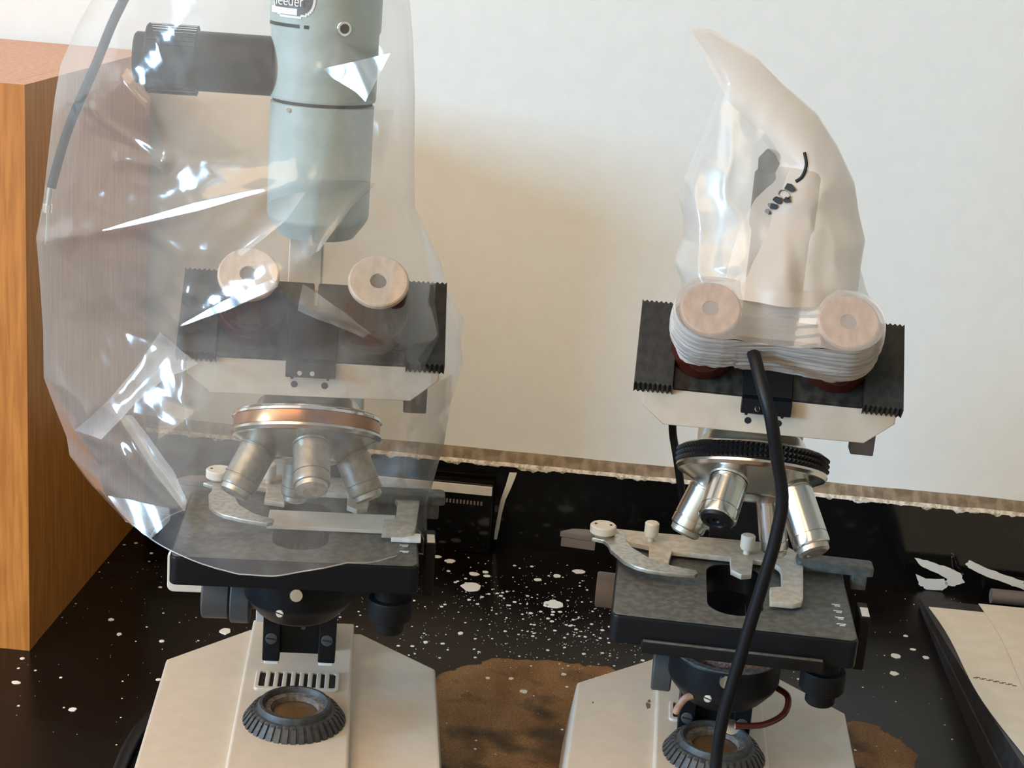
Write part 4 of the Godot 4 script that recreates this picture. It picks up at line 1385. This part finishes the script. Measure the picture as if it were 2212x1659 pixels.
func clear_bag(scope: Node3D) -> void:
	bag_noise.seed = 8
	bag_noise.frequency = 0.03
	bag_noise.fractal_octaves = 2
	crumple()
	var hem := [[-88.5, 174], [-83, 184], [-76, 190.7], [-67.1, 194.0], [-59.4, 194.8], [-46.8, 190.7], [-29.4, 187.4], [-14.4, 185.5], [-4.5, 186.3], [15.1, 191.3], [29.9, 194.0], [50.4, 189.3], [62, 184], [74, 167]]
	var nu := 340
	var nv := 260
	var pos := []
	pos.resize(nu * nv)
	for j in nv:
		var tt := float(j) / (nv - 1)
		for i in nu:
			var ang := PI - TAU * i / nu          # starts at the left edge, goes over the front (positive z)
			var front := sin(ang)
			var cx := cos(ang)
			var hx := lerpf(-88.0, 74.0, (cx + 1.0) / 2.0)
			var hy := 190.0
			for k in hem.size() - 1:
				if hx >= hem[k][0] and hx <= hem[k + 1][0]:
					hy = lerpf(hem[k][1], hem[k + 1][1], (hx - hem[k][0]) / (hem[k + 1][0] - hem[k][0]))
			hy = lerpf(170.0, hy, clampf(front * 4.0, 0.0, 1.0))
			var y := lerpf(548.0, hy, tt)
			var xl := at_y(bag_l, y)
			var xr := at_y(bag_r, y)
			var x := (xl + xr) / 2 + (xr - xl) / 2 * signf(cx) * pow(absf(cx), 0.8)
			if front >= 0.0:
				var u := signf(cx) * pow(absf(cx), 0.8)
				pos[j * nu + i] = Vector3(x, y, bag_z(y, u) + bag_crumple(x, y, clampf((1.0 - absf(u)) * 5.0, 0.0, 1.0)))
			else:
				var amp := crumple_at(-60.0 - x, 700.0 - y) * 1.3
				pos[j * nu + i] = Vector3(x, y, -12.0 - 68.0 * pow(-front, 0.75) - amp * clampf(-front * 2.2, 0.0, 1.0))
	var b := solo("clear_bag", grid_mesh(pos, nu, nv, true), M.bag, "large wrinkled clear plastic bag pulled over the left microscope", "plastic bag", scope.position, rad_to_deg(scope.rotation.y))
	# lower edge of the bag
	var edge := PackedVector3Array()
	for i in nu + 1:
		edge.append(pos[(nv - 1) * nu + i % nu])
	var t := PackedVector3Array()
	tube(t, edge, 0.4, 6)
	part(b, "hem", fin(t, 80.0), M.sack)
	# doubled folds of film lying on the inside of the front sheet
	var folds := [
		[[-128.3, 242.9, -106.3, 268.4, -88.7, 291.8, -77.6, 311.2], [-109.4, 246.2, -91.1, 269.6, -74.1, 287.0, -56.1, 297.6]],
		[[12.2, 436.8, 8.4, 420.8, 4.0, 403.7], [39.5, 434.0, 37.5, 417.8, 32.9, 399.9]],
		[[4.0, 403.0, 4.3, 386.4, 1.9, 365.4], [33.0, 399.4, 20.5, 388.5, 5.2, 367.7]],
		[[57.0, 370.8, 67.5, 333.8, 80.4, 276.0], [65.7, 354.1, 80.8, 315.9, 84.9, 288.9]],
		[[-19.0, 391.6, -30.0, 378.3, -38.6, 362.7], [-1.9, 396.7, -11.6, 381.4, -33.9, 360.7]],
		[[-98.7, 262.0, -77.3, 237.3, -59.7, 220.7], [-91.1, 264.5, -67.4, 241.1, -58.6, 226.1]],
		[[-4.0, 336.0, 12.0, 330.0, 30.0, 322.0], [-2.0, 350.0, 20.0, 336.0, 34.0, 324.0]],
	]
	for f in folds:
		var n := 24
		var m := 14
		var g := []
		for i in n:
			for k in m:
				var pa := poly_at(f[0], float(i) / (n - 1))
				var pb := poly_at(f[1], float(i) / (n - 1))
				var q := pa.lerp(pb, float(k) / (m - 1))
				var w := sin(PI * k / (m - 1.0))
				g.append(Vector3(q.x, q.y, bag_front(q.x, q.y) - 0.5 - 2.2 * w))
		part(b, "fold", grid_mesh(g, m, n, false), M.fold)
	glint_flap(b, [[-106, 213, -98, 206, -84, 198.5], [-70, 215, -69, 209, -79, 198]], -106.0, 213.0, 34.0, 0.59, -0.43)
	glint_flap(b, [[3, 456, 8, 452, 20, 447], [36, 467.5, 31, 456, 25, 443]], 3.0, 456.0, 58.0, 0.62, -0.22)
	glint_flap(b, [[-110, 361.5, -97, 367.4, -60, 383.4, -24, 396.6], [-110, 361.0, -97, 365.2, -58, 379.8, -22, 395.6]], -110.0, 361.5, bag_front(-110.0, 361.5) + 0.6, 0.60, -0.25)
	glint_flap(b, [[-65, 319.8, -40, 338.0, -16, 352.6], [-65, 319.0, -37, 333.8, -14, 348.4]], -65.0, 319.5, bag_front(-65.0, 319.5) + 0.6, 0.60, -0.28)

func glint_flap(b: Node3D, outline: Array, x0: float, y0: float, z0: float, gx: float, gy: float) -> void:
	# an added facet of film, tilted so the window glints in it: outline rows of left and right points
	var g := []
	var n := 10
	for i in n:
		for k in n:
			var q := poly_at(outline[0], i / (n - 1.0)).lerp(poly_at(outline[1], i / (n - 1.0)), k / (n - 1.0))
			g.append(Vector3(q.x, q.y, z0 + gx * (q.x - x0) + gy * (q.y - y0) + 0.5 * sin(q.x * 0.25 + q.y * 0.13)))
	part(b, "fold", grid_mesh(g, n, n, false), M.bag)  # shaped for the highlight, unlike the doubled folds

func poly_at(pl: Array, t: float) -> Vector2:
	var n := pl.size() / 2 - 1
	var k := mini(int(t * n), n - 1)
	return Vector2(pl[k * 2], pl[k * 2 + 1]).lerp(Vector2(pl[k * 2 + 2], pl[k * 2 + 3]), t * n - k)

func wrapped_bag(scope: Node3D) -> void:
	var b := thing("wrapped_bag", "milky plastic bag tied round the eyepieces of the right microscope, peaking up to the left", "plastic bag", scope.position, rad_to_deg(scope.rotation.y))
	var L := [[484, -58], [470, -46], [458, -38.5], [455, -40], [440, -43.5], [420, -49], [404, -54], [392, -55], [382, -52], [374, -51], [361, -55], [352, -50], [344, -49]]
	var R := [[484, -48], [472, -21], [460, -6], [446, 14], [430, 27], [411, 38.7], [395, 43], [382, 47.6], [368, 46], [357, 50], [346, 56], [338, 58]]
	var n1 := FastNoiseLite.new()
	n1.seed = 14
	n1.frequency = 0.022
	n1.fractal_octaves = 3
	var nu := 160
	var nv := 120
	var pos := []
	pos.resize(nu * nv)
	for j in nv:
		var tt := float(j) / (nv - 1)
		for i in nu:
			var ang := PI - TAU * i / nu
			var front := sin(ang)
			var cx := cos(ang)
			var y := lerpf(484.0, 332.0, tt)
			var xl := at_y(L, y)
			var xr := at_y(R, y)
			var x := (xl + xr) / 2 + (xr - xl) / 2 * signf(cx) * pow(absf(cx), 0.85)
			var dep := lerpf(3.0, 34.0, smoothstep(480.0, 380.0, y))
			var z := -12.0 + dep * signf(front) * pow(absf(front), 0.8) + 22.0 * smoothstep(400.0, 340.0, y)
			var p := Vector3(x, y, z)
			var amp := crumple_at(p.x * 1.6 - 40.0, p.y * 1.2 - 130.0) * 1.2 + (1.0 - absf(n1.get_noise_3d(p.x * 0.9 + p.y * 0.2, p.y * 0.35 - p.x * 0.3, signf(front) * 60.0)) * 2.6) * 2.6 - 1.3
			p.z += signf(front) * amp * clampf(absf(front) * 2.0, 0.0, 1.0) * smoothstep(484.0, 440.0, y)
			pos[j * nu + i] = p
	part(b, "sack", grid_mesh(pos, nu, nv, true), M.sack)
	# beige hood: the doubled, folded-over upper part
	var HL := [[487, -61], [470, -49], [450, -35], [430, -13], [420, -4], [408, -8], [400, -15], [384, -22], [366, -26], [352, -28]]
	var HR := [[487, -50], [474, -22.5], [460, -7], [446, 13], [430, 26], [411, 37.5], [395, 42], [382, 46.6], [368, 45], [352, 44]]
	var hood_z := func(x: float, y: float) -> float:
		var xl := at_y(HL, y)
		var u := clampf((x - xl) / (at_y(HR, y) - xl), 0.0, 1.0)
		var bulge := sin(PI * clampf(u * 0.85 + 0.12, 0.0, 1.0))
		var z := -8.0 + lerpf(2.0, 34.0, smoothstep(484.0, 380.0, y)) * pow(bulge, 0.7) + 24.0 * smoothstep(400.0, 345.0, y)
		return z + 3.0 + (1.0 - absf(n1.get_noise_3d(x * 0.7 + y * 0.3, y * 0.35 - x * 0.3, 60.0)) * 2.6) * 3.0 * smoothstep(450.0, 400.0, y)
	nu = 60
	nv = 90
	pos = []
	pos.resize(nu * nv)
	for j in nv:
		var y := lerpf(486.5, 352.0, float(j) / (nv - 1))
		var xl := at_y(HL, y)
		var xr := at_y(HR, y)
		for i in nu:
			var x := lerpf(xl, xr, float(i) / (nu - 1))
			pos[j * nu + i] = Vector3(x, y, hood_z.call(x, y))
	part(b, "hood", grid_mesh(pos, nu, nv, false), M.hood)
	# camera port standing inside the sack
	var t := PackedVector3Array()
	lathe(t, [Vector2(16, 325), Vector2(16, 380), Vector2(18, 384), Vector2(18, 412), Vector2(16.5, 414), Vector2(0, 414)], 40, Transform3D(Basis(), Vector3(2, 0, -6)))
	var port := part(scope, "camera_port", fin(t, 40.0), M.blackmatte)
	t = PackedVector3Array()
	lathe(t, [Vector2(0, -7), Vector2(4, -6), Vector2(6.2, 0), Vector2(4, 6), Vector2(0, 7.5)], 32, along(Vector3(-9.5, 419.5, 3), Vector3(0.3, 1, 0.1)))
	part(port, "port_knob", fin(t, 60.0), M.blackmatte)
	# band of film wound round both eyepieces
	var ef := eye_frame()
	nu = 220
	nv = 46
	pos = []
	pos.resize(nu * nv)
	var n3 := FastNoiseLite.new()
	n3.seed = 19
	n3.frequency = 0.09
	n3.fractal_octaves = 3
	var rim := []
	for j in nv:
		var v := float(j) / (nv - 1)
		for i in nu:
			var sn := stadium(float(i) / nu, 36.0, 18.5)
			var o := Vector2(sn.x, sn.y)
			var nrm := Vector2(sn.z, sn.w)
			var mid := 1.0 - clampf(absf(o.x) / 28.0, 0.0, 1.0)
			var yy := lerpf(15.0 + 4.0 * n3.get_noise_2d(o.x * 0.3, o.y * 0.3) + (3.0 if o.x < -20.0 else 0.0), 47.0 - 5.0 * mid, v)
			var wr := (1.0 - absf(n3.get_noise_3d(o.x * 0.1, yy * 2.4, o.y * 0.1)) * 2.2) * 1.5
			var q := o + nrm * (wr * (1.0 - v * 0.6) + sin(PI * v) * 1.2 - mid * 2.5)
			pos[j * nu + i] = ef * Vector3(q.x, yy, q.y)
			if j == nv - 1:
				rim.append(Vector3(q.x, yy, q.y))
	part(b, "wound_band", grid_mesh(pos, nu, nv, true), M.wrap)
	pos = []
	for k in 16:
		for i in nu:
			var r: Vector3 = rim[i]
			var f := 1.0 - k / 15.0
			# shrink towards the middle line between both eyepieces
			var axis := Vector2(clampf(r.x, -36.0, 36.0), 0.0)
			var q := axis.lerp(Vector2(r.x, r.z), f)
			var mid := 1.0 - clampf(absf(q.x) / 24.0, 0.0, 1.0)
			var yy := 47.0 - 5.0 * smoothstep(0.0, 0.7, mid) * (0.6 + 0.4 * f) + sin(q.y * 1.1 + q.x * 0.03) * 0.5 * mid
			pos.append(ef * Vector3(q.x, yy, q.y))
	part(b, "end_film", grid_mesh(pos, nu, 16, true), M.endfilm)
	# tears in the film
	t = PackedVector3Array()
	for q in [[-6.0, 399.0, 3.0, 2.2], [-3.5, 402.2, 3.0, 2.4], [-1.0, 405.6, 3.6, 3.0], [2.0, 409.3, 3.4, 2.6], [-8.2, 395.6, 2.0, 1.8], [0.8, 403.4, 2.2, 1.8]]:
		var pts := PackedVector2Array()
		for k in 11:
			var a := TAU * k / 9
			pts.append(Vector2(q[0] + cos(a) * q[2] * rng.randf_range(0.5, 1.0), -q[1] + sin(a) * q[3] * rng.randf_range(0.5, 1.0)))
		var hz: float = hood_z.call(q[0], q[1])
		var sl := Vector3(hood_z.call(q[0] + 2.0, q[1]) - hood_z.call(q[0] - 2.0, q[1]), hood_z.call(q[0], q[1] + 2.0) - hood_z.call(q[0], q[1] - 2.0), 0) / 4.0
		# sheared onto the slope of the film
		prism(t, pts, 0.3, 1.5, 0.0, 0.0, Transform3D(Basis(Vector3(1, 0, sl.x), Vector3.BACK, Vector3(0, -1, -sl.y)), Vector3(0, 0, hz - sl.x * q[0] - sl.y * q[1])))
	tube(t, smooth_path([Vector3(4.5, 413, hood_z.call(4.5, 413.0) + 0.6), Vector3(7.5, 416, hood_z.call(7.5, 416.0) + 0.6), Vector3(9, 422, hood_z.call(9.0, 422.0) + 0.6), Vector3(7.5, 428, hood_z.call(7.5, 428.0) + 0.6)]), 0.9, 8)
	part(b, "tear", fin(t), M.dark)

# ------------------------------------------------------------------ cords
func cords(left: Node3D, right: Node3D) -> void:
	var t := PackedVector3Array()
	tube(t, smooth_path([Vector3(-10, 322, 44), Vector3(-9.1, 326, 56), Vector3(-4, 314, 72), Vector3(1.9, 299.8, 80), Vector3(8.4, 275.3, 80), Vector3(13.2, 255.3, 80), Vector3(12.5, 235, 80), Vector3(10.4, 218.4, 80), Vector3(2.7, 169.1, 80), Vector3(-3.5, 124, 80), Vector3(-4, 96, 82), Vector3(-2, 62, 92), Vector3(2, 30, 104), Vector3(6, 6, 118), Vector3(20, 4, 160)], 10), 3.5, 16)
	solo("electric_cable", fin(t, 70.0), M.rubber, "black cord hanging in front of the right microscope, from the wrapped eyepieces downwards", "cord", right.position, rad_to_deg(right.rotation.y))
	t = PackedVector3Array()
	tube(t, smooth_path([Vector3(-45, 268, -75), Vector3(-43, 246, -116), Vector3(-42.1, 216.4, -150), Vector3(-37, 195, -152), Vector3(-31.7, 173.2, -152), Vector3(-24, 140, -154), Vector3(-10, 90, -158), Vector3(0, 40, -162), Vector3(10, 6, -180), Vector3(60, 4, -200)], 8), 2.7, 12)
	solo("electric_cable", fin(t, 70.0), M.rubber, "thin black cord dropping behind the right microscope, left of its objectives", "cord", right.position, rad_to_deg(right.rotation.y))
	t = PackedVector3Array()
	tube(t, smooth_path([Vector3(-60, 5, -150), Vector3(-92, 5, -112), Vector3(-102.5, 5, -87), Vector3(-107, 5, -60), Vector3(-109, 5, -20), Vector3(-108, 5, 40), Vector3(-104, 5, 100)], 8), 4.2, 14)
	solo("electric_cable", fin(t, 70.0), M.rubber, "black cord lying on the worktop along the left side of the left microscope", "cord", left.position, rad_to_deg(left.rotation.y))
	# cable release hanging inside the clear bag
	var c := thing("cable_release", "black cable release with a silver tip hanging inside the clear bag", "cable release", left.position, rad_to_deg(left.rotation.y))
	t = PackedVector3Array()
	tube(t, smooth_path([Vector3(-30, 508, -16), Vector3(-70, 505, -14), Vector3(-98, 490, -14), Vector3(-110.2, 471.1, -14), Vector3(-122.1, 441.3, -14), Vector3(-132, 418, -14), Vector3(-138.5, 400, -14), Vector3(-144, 380, -14), Vector3(-145.5, 374, -14)], 8), 2.6, 12)
	part(c, "sheath", fin(t, 70.0), M.blackmatte)
	t = PackedVector3Array()
	lathe(t, [Vector2(0, 0), Vector2(1.7, 0), Vector2(1.7, 9.5), Vector2(0, 9.5)], 16, along(Vector3(-147.2, 364, -14), Vector3(0.12, 1, 0)))
	part(c, "ferrule", fin(t, 40.0), M.steel)
	t = PackedVector3Array()
	lathe(t, [Vector2(0, 0), Vector2(2.6, 0), Vector2(2.6, 4.4), Vector2(0, 4.4)], 16, along(Vector3(-147.6, 360, -14), Vector3(0.05, 1, 0)))
	part(c, "collar", fin(t, 40.0), M.chrome)
	t = PackedVector3Array()
	tube(t, smooth_path([Vector3(-147.5, 361, -14), Vector3(-148, 350, -14), Vector3(-148.6, 342, -14)]), 0.7, 8)
	part(c, "plunger", fin(t, 70.0), M.steel)

# ------------------------------------------------------------------ small things on the counter and upstand
func counter_things() -> void:
	# white paint run and splashes on the black upstand
	var up := get_node("trim_1")
	var t := PackedVector3Array()
	var l := v2([-70.5, -70.5, -64, -70.8, -65, -66, -68, -56, -72, -45, -74.5, -30, -75.5, -18, -77, -7, -79.5, -7, -79.5, -14, -78, -30, -76.5, -44, -73, -58])
	var fx := Transform3D(Basis(Vector3.RIGHT, Vector3.BACK, Vector3.DOWN), Vector3.ZERO)
	prism(t, l, 0.0, 0.9, 0.4, 0.0, fx)
	part(up, "paint_run", fin(t, 50.0), M.paint)
	t = PackedVector3Array()
	for q in [[285.2, -28.5, 299.4, -26.6, 315.9, -22.7, 326.5, -18.6, 331.7, -10.5, 323.2, -6.1, 314.3, -6.9, 315.5, -12.2, 304.8, -17.2, 294.4, -20.4], [288.6, -13.7, 297.8, -10.3, 313.5, -12.0, 317.4, -7.2, 313.6, -1.1, 299.3, -0.6, 292.3, -4.5], [315.9, -36.1, 318.0, -35.5, 322.9, -23.9, 329.3, -18.1, 322.7, -17.4, 317.6, -27.6], [329.1, -27.6, 332.4, -31.4, 343.0, -27.4, 359.6, -22.2, 381.0, -17.2, 382.3, -9.1, 369.0, -12.9, 348.4, -18.0, 333.6, -23.8]]:
		# ragged outlines: every side broken up
		var rag := PackedVector2Array()
		var ol := v2(q)
		for i in ol.size():
			var a := ol[i]
			var b := ol[(i + 1) % ol.size()]
			for k in 4:
				rag.append(a.lerp(b, k / 4.0) + Vector2(rng.randf_range(-0.9, 0.9), rng.randf_range(-0.45, 0.45)) * (0.3 if k == 0 else 1.0))
		t = PackedVector3Array()
		prism(t, rag, 0.0, 0.45, 0.0, 0.0, fx)
		part(up, "paint_splash", fin(t, 50.0), M.paint)
	# black box with a cream strip behind the bag
	var bx := thing("flat_box", "flat black box with a cream strip and ribbed edge against the black upstand", "box", Vector3(-0.135, 0, 0.004))
	t = PackedVector3Array()
	block(t, Vector3(0, 32, 8), Vector3(106, 63.6, 15), 1.5, 1.5)
	part(bx, "case", fin(t, 40.0), M.granite)
	t = PackedVector3Array()
	block(t, Vector3(0, 58.5, 16), Vector3(104, 8.2, 1.6), 0.4, 0.3)
	part(bx, "strip", fin(t, 40.0), M.cream)
	for i in 30:
		t = PackedVector3Array()
		block(t, Vector3(-43.5 + i * 3.0, 46.5, 15.9), Vector3(1.6, 3.4, 1.2), 0.2, 0.2)
		part(bx, "rib", fin(t), M.capgrey)
	# rounded tan tube behind the cards
	t = PackedVector3Array()
	tube(t, smooth_path([Vector3(0, 7, 0), Vector3(40, 7, 0), Vector3(120, 7, 1)]), 6.5, 20)
	solo("tan_tube", fin(t, 50.0), M.capgrey, "greyish tan tube lying behind the cream cards at the right edge", "tube", Vector3(0.351, 0, 0.016))
